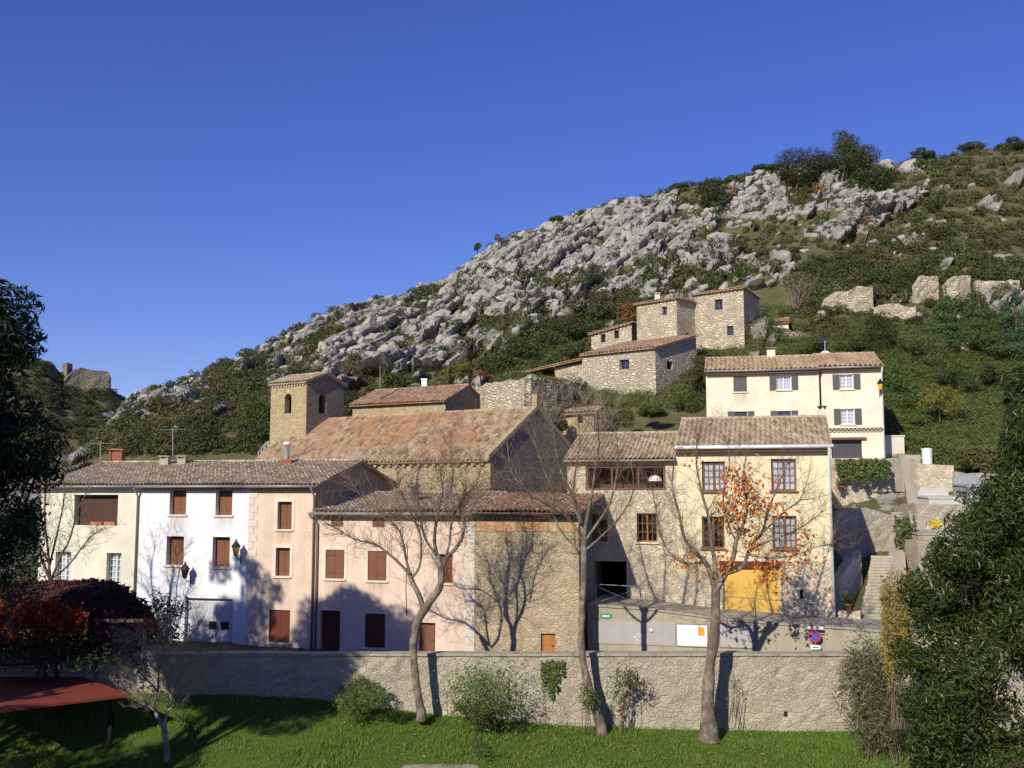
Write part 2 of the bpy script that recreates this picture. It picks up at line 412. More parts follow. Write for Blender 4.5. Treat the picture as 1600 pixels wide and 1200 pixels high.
def stain():
    t = NT('rain_stain'); uv = t.coord('UV'); sx = t.n('ShaderNodeSeparateXYZ'); t.l(uv, sx.inputs[0]); g = t.n('ShaderNodeNewGeometry')
    ob = t.coord('Object'); n = t.noise(t.mapping(ob, (5, 5, .5)), 1.5, 5, .65); n2 = t.noise(ob, 1.2, 4, .6)
    ex = t.math('MULTIPLY', t.ramp(sx.outputs[0], [(0, 0), (.2, 1), (.8, 1), (1, 0)]), t.ramp(sx.outputs[1], [(0, 0), (.75, .7), (.97, 1), (1, .6)]))
    f = t.math('MULTIPLY', t.math('MULTIPLY', ex, t.ramp(n, [(.35, .15), (.7, 1)])), t.math('MULTIPLY', t.ramp(n2, [(.3, .5), (.7, 1)]), .62))
    t.color((.40, .27, .13)); t.rough(.95); tr = t.n('ShaderNodeBsdfTransparent'); mx = t.n('ShaderNodeMixShader')
    t.l(f, mx.inputs[0]); t.l(tr.outputs[0], mx.inputs[1]); t.l(t.b.outputs[0], mx.inputs[2]); t.l(mx.outputs[0], t.out.inputs[0]); return t.m
M['stain'] = stain()
def glass():
    t = NT('window_glass'); gl = t.n('ShaderNodeBsdfGlossy'); gl.inputs['Roughness'].default_value = .03
    tr = t.n('ShaderNodeBsdfTransparent'); tr.inputs[0].default_value = (.85, .88, .9, 1)
    mx = t.n('ShaderNodeMixShader'); mx.inputs[0].default_value = .14
    t.l(tr.outputs[0], mx.inputs[1]); t.l(gl.outputs[0], mx.inputs[2]); t.l(mx.outputs[0], t.out.inputs[0]); return t.m
M['glass'] = glass()
def grass_mat():
    t = NT('lawn_ground'); ob = t.coord('Object'); n = t.noise(ob, .5, 6, .7); n2 = t.noise(ob, 14, 4, .7)
    c = t.mix(t.ramp(n, [(.3, 0), (.7, 1)]), (.07, .13, .012), (.11, .18, .02)); c = t.mix(t.ramp(n2, [(.35, 0), (.8, .6)]), c, (.03, .055, .01))
    t.color(c); t.rough(.95); t.bump(n2, 1, .08); return t.m
M['lawn'] = grass_mat()
M['blade'] = leaf('grass_blades', [(.095, .175, .018), (.14, .235, .028), (.18, .27, .045), (.25, .27, .08)], .35)
def hill_mat(name, soilc=((.085, .088, .032), (.16, .14, .065), (.12, .10, .05))):
    t = NT(name); ob = t.coord('Object')
    at = t.n('ShaderNodeAttribute', attribute_name='rock')
    n1 = t.noise(ob, .12, 6, .65); n2 = t.noise(ob, .9, 6, .7); n3 = t.noise(t.mapping(ob, (1, 1, 2.2)), .5, 8, .75, dist=.6)
    soil = t.mix(t.ramp(n2, [(.35, 0), (.65, 1)]), soilc[0], soilc[1]); soil = t.mix(t.ramp(n1, [(.5, 0), (.62, 1)]), soil, soilc[2])
    rk = t.ramp(n3, [(.28, (.13, .12, .10)), (.42, (.28, .26, .23)), (.6, (.39, .365, .325)), (.8, (.46, .43, .38))])
    f = t.math('ADD', at.outputs['Fac'], t.math('MULTIPLY', t.math('SUBTRACT', n2, .5), .9))
    fr = t.ramp(f, [(.46, 0), (.54, 1)])
    t.color(t.mix(fr, soil, rk)); t.rough(.95); t.bump(t.math('ADD', n3, t.math('MULTIPLY', n2, .5)), .8, .6); return t.m
M['hill'] = hill_mat('hillside')
def rock_mat():
    t = NT('limestone'); ob = t.coord('Object'); oi = t.n('ShaderNodeObjectInfo')
    n3 = t.noise(t.mapping(ob, (1, 1, 2.)), 1.6, 8, .75, dist=.5); n2 = t.noise(ob, 5, 5, .7)
    c = t.ramp(n3, [(.28, (.17, .155, .13)), (.45, (.31, .29, .255)), (.62, (.40, .375, .335)), (.8, (.47, .44, .39))])
    c = t.mix(t.math('MULTIPLY', oi.outputs['Random'], .3), c, (.36, .31, .25))
    t.color(c); t.rough(.95); t.bump(t.math('ADD', n3, t.math('MULTIPLY', n2, .3)), .8, .12); return t.m
M['rock'] = rock_mat()
# ------------------------------------------------------------------ camera, sky, sun
cam = bpy.data.cameras.new('camera'); camo = bpy.data.objects.new('camera', cam); COL.objects.link(camo)
camo.location = (0, 0, CAMZ); camo.rotation_euler = (R(90) + PITCH, 0, 0)
cam.sensor_width = 36; cam.lens = 36.0 * F0 / 1600; cam.clip_end = 3000; cam.clip_start = .3
scene.camera = camo
scene.view_settings.view_transform = 'Standard'; scene.view_settings.look = 'None'
scene.view_settings.exposure = .06; scene.view_settings.gamma = 1
scene.cycles.max_bounces = 6; scene.cycles.transparent_max_bounces = 8
SUN_EL = 30.0; SUN_TO = Vector((-.5, -.866, math.tan(R(SUN_EL)))).normalized()
w = bpy.data.worlds.new('World'); scene.world = w; w.use_nodes = True
nt = w.node_tree; bg = nt.nodes['Background']
sky = nt.nodes.new('ShaderNodeTexSky'); sky.sky_type = 'NISHITA'; sky.sun_disc = False
sky.sun_elevation = R(SUN_EL); sky.sun_rotation = R(210); sky.air_density = 1.0; sky.dust_density = .15; sky.ozone_density = 5.0; sky.altitude = 400
gm = nt.nodes.new('ShaderNodeGamma'); gm.inputs['Gamma'].default_value = .85
tint = nt.nodes.new('ShaderNodeMix'); tint.data_type = 'RGBA'; tint.blend_type = 'MULTIPLY'; tint.inputs[0].default_value = 1; tint.inputs[7].default_value = (.98, .905, 1.17, 1)
hs = nt.nodes.new('ShaderNodeHueSaturation'); hs.inputs['Saturation'].default_value = 1.2; hs.inputs['Hue'].default_value = .522
nt.links.new(sky.outputs[0], hs.inputs['Color']); nt.links.new(hs.outputs[0], gm.inputs[0]); nt.links.new(gm.outputs[0], tint.inputs[6]); nt.links.new(tint.outputs[2], bg.inputs[0]); bg.inputs[1].default_value = .132
sl = bpy.data.lights.new('sun', 'SUN'); sl.energy = 5.0; sl.angle = R(.53); sl.color = (1, .93, .80)
so = bpy.data.objects.new('sun', sl); COL.objects.link(so); so.location = (-30, -50, 60)
so.rotation_euler = SUN_TO.to_track_quat('Z', 'Y').to_euler()

# ------------------------------------------------------------------ main hillside
RPX = [-900, -100, 100, 150, 180, 205, 300, 400, 500, 600, 700, 750, 800, 850, 900, 950, 1000, 1050, 1100, 1150, 1200, 1250, 1300, 1370, 1400, 1450, 1500, 1550, 1600, 1700, 1900, 2600]
RPY = [770, 765, 745, 712, 665, 633, 592, 548, 497, 469, 436, 399, 372, 356, 337, 320, 311, 299, 289, 279, 268, 260, 255, 248, 258, 252, 244, 234, 230, 218, 205, 190]
RYD = [262, 262, 262, 260, 258, 256, 255, 254, 252, 250, 248, 246, 244, 242, 240, 238, 236, 234, 232, 230, 228, 226, 224, 222, 222, 222, 222, 222, 222, 222, 222, 222]
NROW = [46, 50, 56, 60, 66, 75, 90, 105]
NPX = [-900, 0, 150, 250, 500, 700, 800, 970, 1130, 1294, 1312, 1450, 1600, 2600]
NZ = [[2.5, 2.7, 3.0, 4.5, 5.5, 7, 9.5, 11],
      [2.5, 2.7, 3.0, 4.5, 5.5, 7.2, 10, 11.6],
      [2.5, 2.7, 3.0, 4.6, 6, 8.0, 11.5, 14],
      [2.5, 2.7, 3.0, 5.0, 6.5, 9, 14.5, 18.5],
      [2.5, 2.7, 3.0, 5.0, 6.5, 10, 16, 21],
      [2.5, 2.7, 3.0, 5.0, 6.0, 9.5, 16, 21.5],
      [2.5, 2.7, 3.0, 5.2, 6.5, 10, 17, 24],
      [2.5, 2.7, 3.0, 5.4, 7.5, 10.8, 17.8, 23.5],
      [2.5, 2.7, 3.0, 6.0, 9.0, 12.5, 19.5, 25.6],
      [2.5, 2.7, 3.0, 7.0, 9.8, 13.5, 21, 27.6],
      [2.5, 2.6, 4.3, 6.0, 8.3, 12.4, 21, 27.8],
      [2.5, 2.6, 4.5, 6.5, 8.7, 13.4, 20, 28.5],
      [2.5, 3.0, 5.8, 8.0, 10.4, 14.2, 19.5, 28.0],
      [2.5, 3.0, 5.8, 8.0, 10.4, 14.2, 19.5, 28.0]]
NZ = np.array(NZ)
def ridge(px):
    py = np.interp(px, RPX, RPY); Y = np.interp(px, RPX, RYD)
    v = (600 - py) / F0; return Y, CAMZ + (SP + v * CP) / (CP - v * SP) * Y
def hill_z(px, Y):
    px = np.asarray(px, float); Y = np.asarray(Y, float)
    near = np.zeros(px.shape)
    cols = np.stack([np.interp(px, NPX, NZ[:, k]) for k in range(len(NROW))])      # rows x n
    k = np.clip(np.searchsorted(NROW, Y, side='right') - 1, 0, len(NROW) - 2)
    y0 = np.array(NROW)[k]; y1 = np.array(NROW)[k + 1]
    idx = np.arange(px.size).reshape(px.shape)
    cf = cols.reshape(len(NROW), -1)
    a = cf[k.ravel(), idx.ravel()].reshape(px.shape); b = cf[(k + 1).ravel(), idx.ravel()].reshape(px.shape)
    t = np.clip((Y - y0) / (y1 - y0), 0, 1); near = a + (b - a) * t
    ry, rz = ridge(px)
    z105 = cols[-1]; t = np.clip((Y - 105) / (ry - 105), 0, 1)
    far = z105 + (rz - z105) * t * (1.10 - .10 * t)
    far = np.where(Y > ry, rz - (Y - ry) * .35 - (Y - ry) ** 2 * .0006, far)
    return np.where(Y <= 105, near, far)
def ground_at(x, Y):
    """height of the hillside at a world position (no small relief)"""
    u = 800 + F0 * x / (Y * 1.0)
    return float(hill_z(np.array([u]), np.array([Y]))[0])
# rocky zones in picture-independent ground coordinates: azimuth against height share of the slope
ZP = np.array([(180, 640), (240, 610), (330, 640), (300, 705), (195, 705)])
ZONES = [np.array([(520, 560), (560, 490), (640, 455), (740, 385), (850, 345), (960, 312), (1010, 315), (1080, 330), (1170, 285), (1215, 262), (1240, 300), (1300, 275), (1400, 300), (1470, 285), (1420, 340), (1330, 370), (1280, 420), (1210, 455), (1000, 468), (905, 505), (800, 545), (740, 580), (640, 595), (560, 590)]), ZP,
         np.array([(420, 560), (500, 500), (600, 470), (640, 480), (560, 560), (520, 600), (430, 640)])]
ZW = [1.0, .5, .45]
def in_poly(x, y, poly):
    c = np.zeros(x.shape, bool); n = len(poly); j = n - 1
    for i in range(n):
        xi, yi = poly[i]; xj, yj = poly[j]
        cond = ((yi > y) != (yj > y)) & (x < (xj - xi) * (y - yi) / (yj - yi + 1e-12) + xi)
        c ^= cond; j = i
    return c
def rock_share(px, py, X, Z):
    jx = px + 60 * (fbm(X * .05, Z * .05, 3, 3) - .5); jy = py + 60 * (fbm(X * .05 + 9, Z * .05, 4, 3) - .5)
    r = np.full(px.shape, .12)
    for zp, zw in zip(ZONES, ZW): r = np.where(in_poly(jx, jy, zp), np.maximum(r, zw), r)
    return r
def relief(X, Y, Z, rs):
    """limestone slabs dipping to the lower left, in metres out of the slope"""
    a = X * .80 - Z * .60; b = X * .60 + Z * .80
    a = a + 2.5 * (fbm(X * .08, Z * .08, 21, 3) - .5); b = b + 2.5 * (fbm(X * .08 + 5, Z * .08, 22, 3) - .5)
    h1, e1 = facets(b / 15, a / 5.5, 31, 1.6); h2, e2 = facets(b / 6, a / 2.4, 41, 1.4); h3, e3 = facets(b / 2.2, a / 1.1, 51, 1.2)
    veg = fbm(X * .075 + 3, Z * .11, 61, 4)
    out = np.clip((h1 * .55 + h2 * .45) * 1.0, 0, 1)
    veg2 = fbm(X * .26 + 13, Z * .34, 63, 3)
    rock = np.clip(rs * 1.06 - .55 + .7 * (out - .35) + 2.0 * (.50 - veg) + 1.9 * (.5 - veg2), 0, 1)
    rock = np.clip(rock * 2.2, 0, 1)
    d = rock * (1.5 * h1 + 1.6 * h2 + 1.0 * h3 - .9 * (e1 < .07) - .5 * (e2 < .08)) + .5 * fbm(X * .2, Z * .2, 71, 4)
    return d, rock
def polar(px, Ys, zf, rocky=True):
    PX, S = np.meshgrid(px, Ys); return PX, S
pxs = np.concatenate([np.linspace(-900, -40, 40), np.linspace(-36, 1640, 900), np.linspace(1650, 2600, 40)])
near_rows = np.concatenate([np.linspace(47.42, 60, 24), np.linspace(60.6, 105, 90)])
ts = np.concatenate([np.linspace(0, 1, 330)[1:], ])
PX = np.repeat(pxs[None, :], len(near_rows) + len(ts) + 14, 0)
ryv, rzv = ridge(pxs)
rows = [np.full(pxs.shape, r) for r in near_rows] + [105 + (ryv - 105) * t for t in ts] + [ryv + 6 * (k + 1) ** 1.35 for k in range(14)]
YY = np.stack(rows); XX = (PX - 800) / F0 * YY
ZZ = hill_z(PX, YY)
vv = (ZZ - CAMZ) / YY; tp = np.tan(np.arctan(vv) - PITCH); PYY = 600 - F0 * tp
rs = rock_share(PX, PYY, XX, ZZ); rs = np.where(YY < 114, .10, rs)
dd, rk = relief(XX, YY, ZZ, rs)
amp = np.clip((YY - 58) / 50, 0.05, 1) * np.where(YY > ryv[None, :], np.clip(1 - (YY - ryv) / 60, 0, 1), 1)
fade = np.clip((ryv[None, :] + 4 - YY) / 30, .25, 1)
YY2 = YY - dd * amp * fade * .8; ZZ2 = ZZ + dd * amp * fade * .45
V = np.stack([XX, YY2, ZZ2], -1).reshape(-1, 3)
ny, nx = YY.shape; ii = np.arange(nx * ny).reshape(ny, nx)
Fq = np.stack([ii[:-1, :-1], ii[:-1, 1:], ii[1:, 1:], ii[1:, :-1]], -1).reshape(-1, 4)
me = np_mesh('hillside', V, Fq, M['hill'], smooth=False, attrs={'rock': np.where(YY < 66, 0, rk).ravel()})
tag(link_mesh('hillside', me), 'rocky limestone hillside rising behind the village', kind='structure')
ROCKF = (XX, YY2, ZZ2, rk, PX, PYY)

# ------------------------------------------------------------------ second hill, left, with the castle
LPX = [-600, -200, 0, 40, 75, 100, 165, 180, 205, 235, 300]; LPY = [500, 530, 548, 556, 566, 594, 606, 614, 632, 655, 720]
lp = np.linspace(-600, 300, 260); tt = np.linspace(0, 1.35, 120)
PXl, Tl = np.meshgrid(lp, tt)
yl = 400 + (PXl - 0) * .12; v_ = (600 - np.interp(PXl, LPX, LPY)) / F0; zr = CAMZ + (SP + v_ * CP) / (CP - v_ * SP) * yl
Yl = 300 + (yl - 300) * np.minimum(Tl, 1) + np.maximum(Tl - 1, 0) * 300
Zl = 8 + (zr - 8) * np.minimum(Tl, 1) ** 1.05 - np.maximum(Tl - 1, 0) * 60; Xl = (PXl - 800) / F0 * Yl
rl = np.clip((fbm(Xl * .06, Zl * .1, 91, 4) - .56) * 8, 0, .9)
dl = 5 * fbm(Xl * .05, Zl * .08, 93, 4) + rl * 3 * facets(Xl / 9, Zl / 6, 95)[0]
Yl = Yl - dl * .5 * (Tl < .97); Zl = Zl + dl * .15 * (Tl < .97)
nyl, nxl = Yl.shape; ii = np.arange(nxl * nyl).reshape(nyl, nxl)
Fq = np.stack([ii[:-1, :-1], ii[:-1, 1:], ii[1:, 1:], ii[1:, :-1]], -1).reshape(-1, 4)
me = np_mesh('castle_hill', np.stack([Xl, Yl, Zl], -1).reshape(-1, 3), Fq, M['hill'], attrs={'rock': rl.ravel()})
tag(link_mesh('castle_hill', me), 'distant scrubby hill carrying the ruined castle', kind='structure')

# ------------------------------------------------------------------ lawn, street
def wall_foot(x): return float(np.interp(x, [-60, -14, -8.8, -3, 3, 12, 60], [2.4, 2.0, 1.8, 1.06, .55, .38, .3]))
def lawn_z(x, y):
    zw = wall_foot(x)
    if y >= 42: return zw * (y - 42) / 5.0 + .0
    if y >= 30: return -.02 * (42 - y)
    t = min(1, (30 - y) / 26); return -.24 + t * t * (3 - 2 * t) * 9.6
ys = np.concatenate([np.linspace(-40, 4, 8), np.linspace(6, 40, 24), np.linspace(40.5, 47.6, 40)]); xs = np.linspace(-70, 70, 141)
Xg, Yg = np.meshgrid(xs, ys); Zg = np.vectorize(lawn_z)(Xg, Yg) + .12 * (fbm(Xg * .5, Yg * .5, 5) - .5)
ii = np.arange(Xg.size).reshape(Xg.shape)
Fq = np.stack([ii[:-1, :-1], ii[:-1, 1:], ii[1:, 1:], ii[1:, :-1]], -1).reshape(-1, 4)
me = np_mesh('lawn', np.stack([Xg, Yg, Zg], -1).reshape(-1, 3), Fq, M['lawn'], smooth=True)
tag(link_mesh('lawn', me), 'green lawn below the village wall', kind='structure')
b = MB()
for k in range(14):
    x0 = -70 + k * 10; b.face([(x0, 47.5, 2.77), (x0 + 10, 47.5, 2.77), (x0 + 10, 60, 3.02), (x0, 60, 3.02)])
tag(b.build('street', M['asphalt'], loc=(0, 47, 2.75)), 'village street behind the parapet wall', kind='structure')
# ------------------------------------------------------------------ building kit
def facade(mb, F, s0, s1, z0, zl, zr, ops, depth=.25, m=0, mrev=0):
    S = sorted(set([s0, s1] + [o[0] for o in ops] + [o[1] for o in ops])); zt = max(zl, zr)
    Zs = sorted(set([z0, zt] + [o[2] for o in ops] + [o[3] for o in ops]))
    top = lambda s, z: z if z < zt - 1e-6 else zl + (zr - zl) * (s - s0) / (s1 - s0)
    for i in range(len(S) - 1):
        for j in range(len(Zs) - 1):
            cs = (S[i] + S[i + 1]) / 2; cz = (Zs[j] + Zs[j + 1]) / 2
            if any(o[0] < cs < o[1] and o[2] < cz < o[3] for o in ops): continue
            mb.face([F.pt(S[i], Zs[j]), F.pt(S[i + 1], Zs[j]), F.pt(S[i + 1], top(S[i + 1], Zs[j + 1])), F.pt(S[i], top(S[i], Zs[j + 1]))], m=m)
    for o in ops:
        sa, sb, za, zb = o[:4]; d = -(o[4] if len(o) > 4 else depth)
        mb.face([F.pt(sa, za), F.pt(sa, za, d), F.pt(sa, zb, d), F.pt(sa, zb)], m=mrev)
        mb.face([F.pt(sb, za, d), F.pt(sb, za), F.pt(sb, zb), F.pt(sb, zb, d)], m=mrev)
        mb.face([F.pt(sa, za), F.pt(sb, za), F.pt(sb, za, d), F.pt(sa, za, d)], m=mrev)
        mb.face([F.pt(sa, zb, d), F.pt(sb, zb, d), F.pt(sb, zb), F.pt(sa, zb)], m=mrev)
def body(mb, F, s0, s1, z0, zl, zr, D, ops, apex=None, frac=.5, depth=.25, m=0, mright=None, mrev=None, side_ops=None, skew=0):
    """front facade with openings, side walls (pentagons when apex given), back"""
    facade(mb, F, s0, s1, z0, zl, zr, ops, depth, m, m if mrev is None else mrev)
    mr = m if mright is None else mright
    R_ = [F.pt(s1, z0), F.pt(s1 + skew, z0, -D), F.pt(s1 + skew, zr, -D)]
    if apex: R_.append(F.pt(s1 + skew * frac, apex, -D * frac))
    R_.append(F.pt(s1, zr))
    if side_ops:
        G = F.side(s1); facade(mb, G, 0, D, z0, zr, zr, side_ops, depth, mr, mr)
        if apex: mb.face([F.pt(s1, zr), F.pt(s1, zr, -D), F.pt(s1, apex, -D * frac)], m=mr)
    else: mb.face(R_, m=mr)
    L_ = [F.pt(s0, z0, -D), F.pt(s0, z0), F.pt(s0, zl)]
    if apex: L_.append(F.pt(s0, apex, -D * frac))
    L_.append(F.pt(s0, zl, -D)); mb.face(L_, m=m)
    mb.face([F.pt(s1 + skew, z0, -D), F.pt(s0, z0, -D), F.pt(s0, zl, -D), F.pt(s1 + skew, zr, -D)], m=m)

def tile_patch(O, U, Vd, width, length, pitch=.24, row=.40, seed=0, sag=.05):
    """canal tiles: half-round covers over channels, each row lifted over the one above the eave"""
    rng = np.random.default_rng(seed); K = 6
    U = np.array(U); Vd = np.array(Vd); N = np.cross(U, Vd); N /= np.linalg.norm(N)
    n = max(2, int(round(width / pitch))); m = max(2, int(round(length / row)))
    ph = np.arange(n * K + 1) / K; f = ph % 1.0; col = np.minimum(np.floor(ph).astype(int), n - 1)
    hk = pitch / .24
    h = hk * np.where(f < .62, .03 + .075 * np.sin(np.pi * np.clip(f / .62, 0, 1)), .03 - .03 * np.sin(np.pi * np.clip((f - .62) / .38, 0, 1)))
    jl = rng.uniform(-.012, .018, (m + 1, n + 1)); jv = rng.uniform(-.05, .05, (m + 1, n + 1))
    V = []; UVv = []
    for j in range(m):
        for e in (0, 1):
            v = (j + e) / m * length; lift = .035 * (1 - e)
            sgn = jv[j, col] * (1 - e) * (0 if j == 0 else 1)
            hh = h + lift + jl[j, col]
            w_ = ph / n * width
            sg = sag * (fbm(w_ * .35 + seed, np.full(w_.shape, v * .35), seed, 2) - .5) * 2
            V.append(O[None, :] + np.outer(w_, U) + np.outer(v + sgn, Vd) + np.outer(hh + sg, N)) if isinstance(O, np.ndarray) else None
            UVv.append(np.stack([ph, np.full(ph.shape, j + (.02 if e == 0 else .98))], -1))
    c = n * K + 1; V = np.concatenate(V); UVv = np.concatenate(UVv)
    i = np.arange(2 * m * c).reshape(2 * m, c)
    Fq = np.stack([i[:-1, :-1], i[:-1, 1:], i[1:, 1:], i[1:, :-1]], -1).reshape(-1, 4)
    return V, Fq, UVv[Fq.ravel()]
_seed = [100]
def slope_patch(mb, A, B, C, pitch=.24, row=.40, sag=.05):
    """A lower left, B lower right, C upper left corner of one roof slope"""
    A, B, C = (np.array(q, float) for q in (A, B, C)); U = B - A; Vd = C - A
    _seed[0] += 1
    wl = np.linalg.norm(U); vl = np.linalg.norm(Vd)
    V, Fq, UV = tile_patch(A, U / wl, Vd / vl, wl, vl, pitch, row, _seed[0], sag)
    mb.add_np(V, Fq, UV)
    N = np.cross(U, Vd); N = N / np.linalg.norm(N) * -.09; D_ = B + Vd
    mb.box(A + N, U, Vd, -N * .75)
def gable_roof(name, parent, F, s0, s1, D, ze, zr, mat, over=.35, os=.12, frac=.5, pitch=.24, row=.40, back=True, sag=.05, osr=None):
    osr = os if osr is None else osr
    mb = MB(); k = (zr - ze) / (D * frac)
    slope_patch(mb, F.pt(s0 - os, ze - k * over + .06, over), F.pt(s1 + osr, ze - k * over + .06, over), F.pt(s0 - os, zr + .06, -D * frac), pitch, row, sag)
    if back:
        kb = (zr - ze) / (D * (1 - frac))
        slope_patch(mb, F.pt(s1 + osr, ze - kb * over + .06, -D - over), F.pt(s0 - os, ze - kb * over + .06, -D - over), F.pt(s1 + osr, zr + .06, -D * frac), pitch, row, sag)
    n = int((s1 - s0) / .42); pts = []; rad = []
    for i in range(n + 1):
        s = s0 - os + (s1 - s0 + os + osr) * i / n
        pts += [F.pt(s, zr + .10, -D * frac), F.pt(s + .30, zr + .10, -D * frac)]; rad += [.13, .105]
    i0 = len(mb.uv); mb.tube(pts[:-1], rad[:-1], 8)
    return mb.build(name, mat, parent)
def cornice(F, s0, s1, z, parent, rows=2, pitch=.24, out=.22):
    """rows of half-round tile ends under the eave"""
    mb = MB()
    for r in range(rows):
        d1 = out * (rows - r) / rows + .06; zz = z - r * .15
        n = int((s1 - s0) / pitch)
        mb.fbox(F, s0, s1, zz - .035, zz - .002, 0, d1 - .05, 1)
        for i in range(n):
            c = s0 + (i + .5 + .5 * (r % 2)) * (s1 - s0) / n
            if c > s1 - .1: continue
            pr = [(c + math.cos(a) * .095, zz - .14 + math.sin(a) * .10) for a in [math.pi * q / 5 for q in range(6)]]
            for q in range(5):
                (a0, b0), (a1, b1) = pr[q], pr[q + 1]
                mb.face([F.pt(a0, b0, 0.002), F.pt(a0, b0, d1), F.pt(a1, b1, d1), F.pt(a1, b1, 0.002)])
            mb.face([F.pt(a, b_, d1 - .03) for a, b_ in pr], m=1)
    return mb.build('cornice', [M['tile_end'], M['mortar']], parent)
def gutter(F, s0, s1, z, d, parent, mat='zinc', r=.075):
    mb = MB(); mb.tube([F.pt(s0, z, d), F.pt(s1, z, d)], r, 8); return mb.build('gutter', M[mat], parent, True)
def downpipe(F, s, z0, z1, parent, mat='zinc', r=.05, dtop=.35, sh=0):
    mb = MB(); mb.tube([F.pt(s - sh, z1, dtop), F.pt(s - sh, z1 - .12, dtop), F.pt(s, z1 - .55, .09), F.pt(s, z0, .09)], r, 8)
    return mb.build('downpipe', M[mat], parent, True)
def bars(mb, F, sa, sb, za, zb, w_, d0, d1, m=0):
    mb.fbox(F, sa, sa + w_, za, zb, d0, d1, m); mb.fbox(F, sb - w_, sb, za, zb, d0, d1, m)
    mb.fbox(F, sa + w_, sb - w_, za, za + w_, d0, d1, m); mb.fbox(F, sa + w_, sb - w_, zb - w_, zb, d0, d1, m)
def backing(F, r, depth, parent):
    mb = MB(); sa, sb, za, zb = r; mb.fbox(F, sa - .02, sb + .02, za - .02, zb + .02, -depth - .12, -depth - .08); return mb
def shutters_closed(F, r, parent, mat='shutter', depth=.22, name='window', sill=True, sillmat='trim', leaves=2, surround=None):
    sa, sb, za, zb = r; mb = MB(); bars(mb, F, sa + .004, sb - .004, za + .004, zb - .004, .045, -depth - .06, -depth); mb.fbox(F, sa, sb, za, zb, -depth - .12, -depth - .07)
    w = mb.build(name, M[mat], parent)
    n = leaves; c0 = sa + .05; c1 = sb - .05
    for i in range(n):
        b = MB(); x0 = c0 + (c1 - c0) * i / n + .006; x1 = c0 + (c1 - c0) * (i + 1) / n - .006
        b.fbox(F, x0, x1, za + .05, zb - .05, -depth - .04, -depth + .012)
        for zf in (.18, .80): b.fbox(F, x0 + .01, x1 - .01, za + (zb - za) * zf, za + (zb - za) * zf + .07, -depth + .013, -depth + .03)
        b.build('shutter', M[mat], w)
    if sill:
        b = MB(); b.fbox(F, sa - .1, sb + .1, za - .1, za - .004, 0.003, .09); b.build('sill', M[sillmat], w)
    if surround: surround_part(F, r, w, surround)
    if sill: stain_under(F, r, w, .75 + .35 * ((r[0] * 7.3) % 1))
    return w
def stain_under(F, r, w, L=1.0, ov=.12):
    sa, sb, za, zb = r; b = MB(); b.face([F.pt(sa - ov, za - .13 - L, .0045), F.pt(sb + ov, za - .13 - L, .0045), F.pt(sb + ov, za - .13, .0045), F.pt(sa - ov, za - .13, .0045)], uv=[(0, 0), (1, 0), (1, 1), (0, 1)]); b.build('rain_stain', M['stain'], w)
def surround_part(F, r, w, mat, wd=.16):
    sa, sb, za, zb = r; b = MB()
    b.fbox(F, sa - wd, sa - .003, za - .12, zb + .18, .002, .025); b.fbox(F, sb + .003, sb + wd, za - .12, zb + .18, .002, .025)
    b.fbox(F, sa - .003, sb + .003, zb + .003, zb + .18, .002, .025); b.build('surround', M[mat], w)
def casement(F, r, parent, fmat='frame_brown', depth=.18, nx=2, ny=3, curtain='curtain', sill='trim', fw=.07, bar=.025, half=False):
    sa, sb, za, zb = r; mb = MB(); d0, d1 = -depth - .06, -depth
    bars(mb, F, sa + .004, sb - .004, za + .004, zb - .004, fw, d0, d1)
    c = (sa + sb) / 2; mb.fbox(F, c - fw * .6, c + fw * .6, za + fw, zb - fw, d0, d1 + .012)
    for (a, b_) in ((sa + fw, c - fw * .6), (c + fw * .6, sb - fw)):
        for i in range(1, nx): x = a + (b_ - a) * i / nx; mb.fbox(F, x - bar / 2, x + bar / 2, za + fw, zb - fw, d0 + .01, d1 - .005)
        for j in range(1, ny): z = za + fw + (zb - za - 2 * fw) * j / ny; mb.fbox(F, a, b_, z - bar / 2, z + bar / 2, d0 + .008, d1 - .008)
    w = mb.build('window', M[fmat], parent)
    p = MB(); q = lambda d, z0=za, z1=zb, m=0: p.face([F.pt(sa + .03, z0 + .03, d), F.pt(sb - .03, z0 + .03, d), F.pt(sb - .03, z1 - .03, d), F.pt(sa + .03, z1 - .03, d)], m=m)
    q(d0 + .025)
    if curtain:
        n = 10
        for i in range(n):
            a0 = sa + .04 + (sb - sa - .08) * i / n; a1 = sa + .04 + (sb - sa - .08) * (i + 1) / n; e0 = -.05 if i % 2 else -.09; e1 = -.09 if i % 2 else -.05
            zt_ = zb - .03
            p.face([F.pt(a0, za + .03, d0 + e0), F.pt(a1, za + .03, d0 + e1), F.pt(a1, zt_, d0 + e1), F.pt(a0, zt_, d0 + e0)], m=1)
    q(d0 - .25, m=2)
    p.build('pane', [M['glass'], M['curtain'] if curtain else M['dark'], M['dark']], w)
    if sill: b = MB(); b.fbox(F, sa - .1, sb + .1, za - .09, za - .004, .003, .1); b.build('sill', M[sill], w)
    return w
def open_shutters(F, r, w, mat='shutter_grey', wd=.42):
    sa, sb, za, zb = r
    for a, b_ in ((sa - wd - .03, sa - .03), (sb + .03, sb + wd + .03)):
        b = MB(); b.fbox(F, a, b_, za - .02, zb + .02, .03, .07)
        for k in range(5): z = za + .1 + (zb - za - .2) * k / 4; b.fbox(F, a + .03, b_ - .03, z - .02, z + .02, .071, .085)
        b.build('shutter', M[mat], w)
def dark_hole(F, r, parent, depth=.3, name='window', mat='dark', fr=None):
    sa, sb, za, zb = r; b = MB(); b.fbox(F, sa - .01, sb + .01, za - .01, zb + .01, -depth - .05, -depth)
    w = b.build(name, M[mat], parent)
    return w
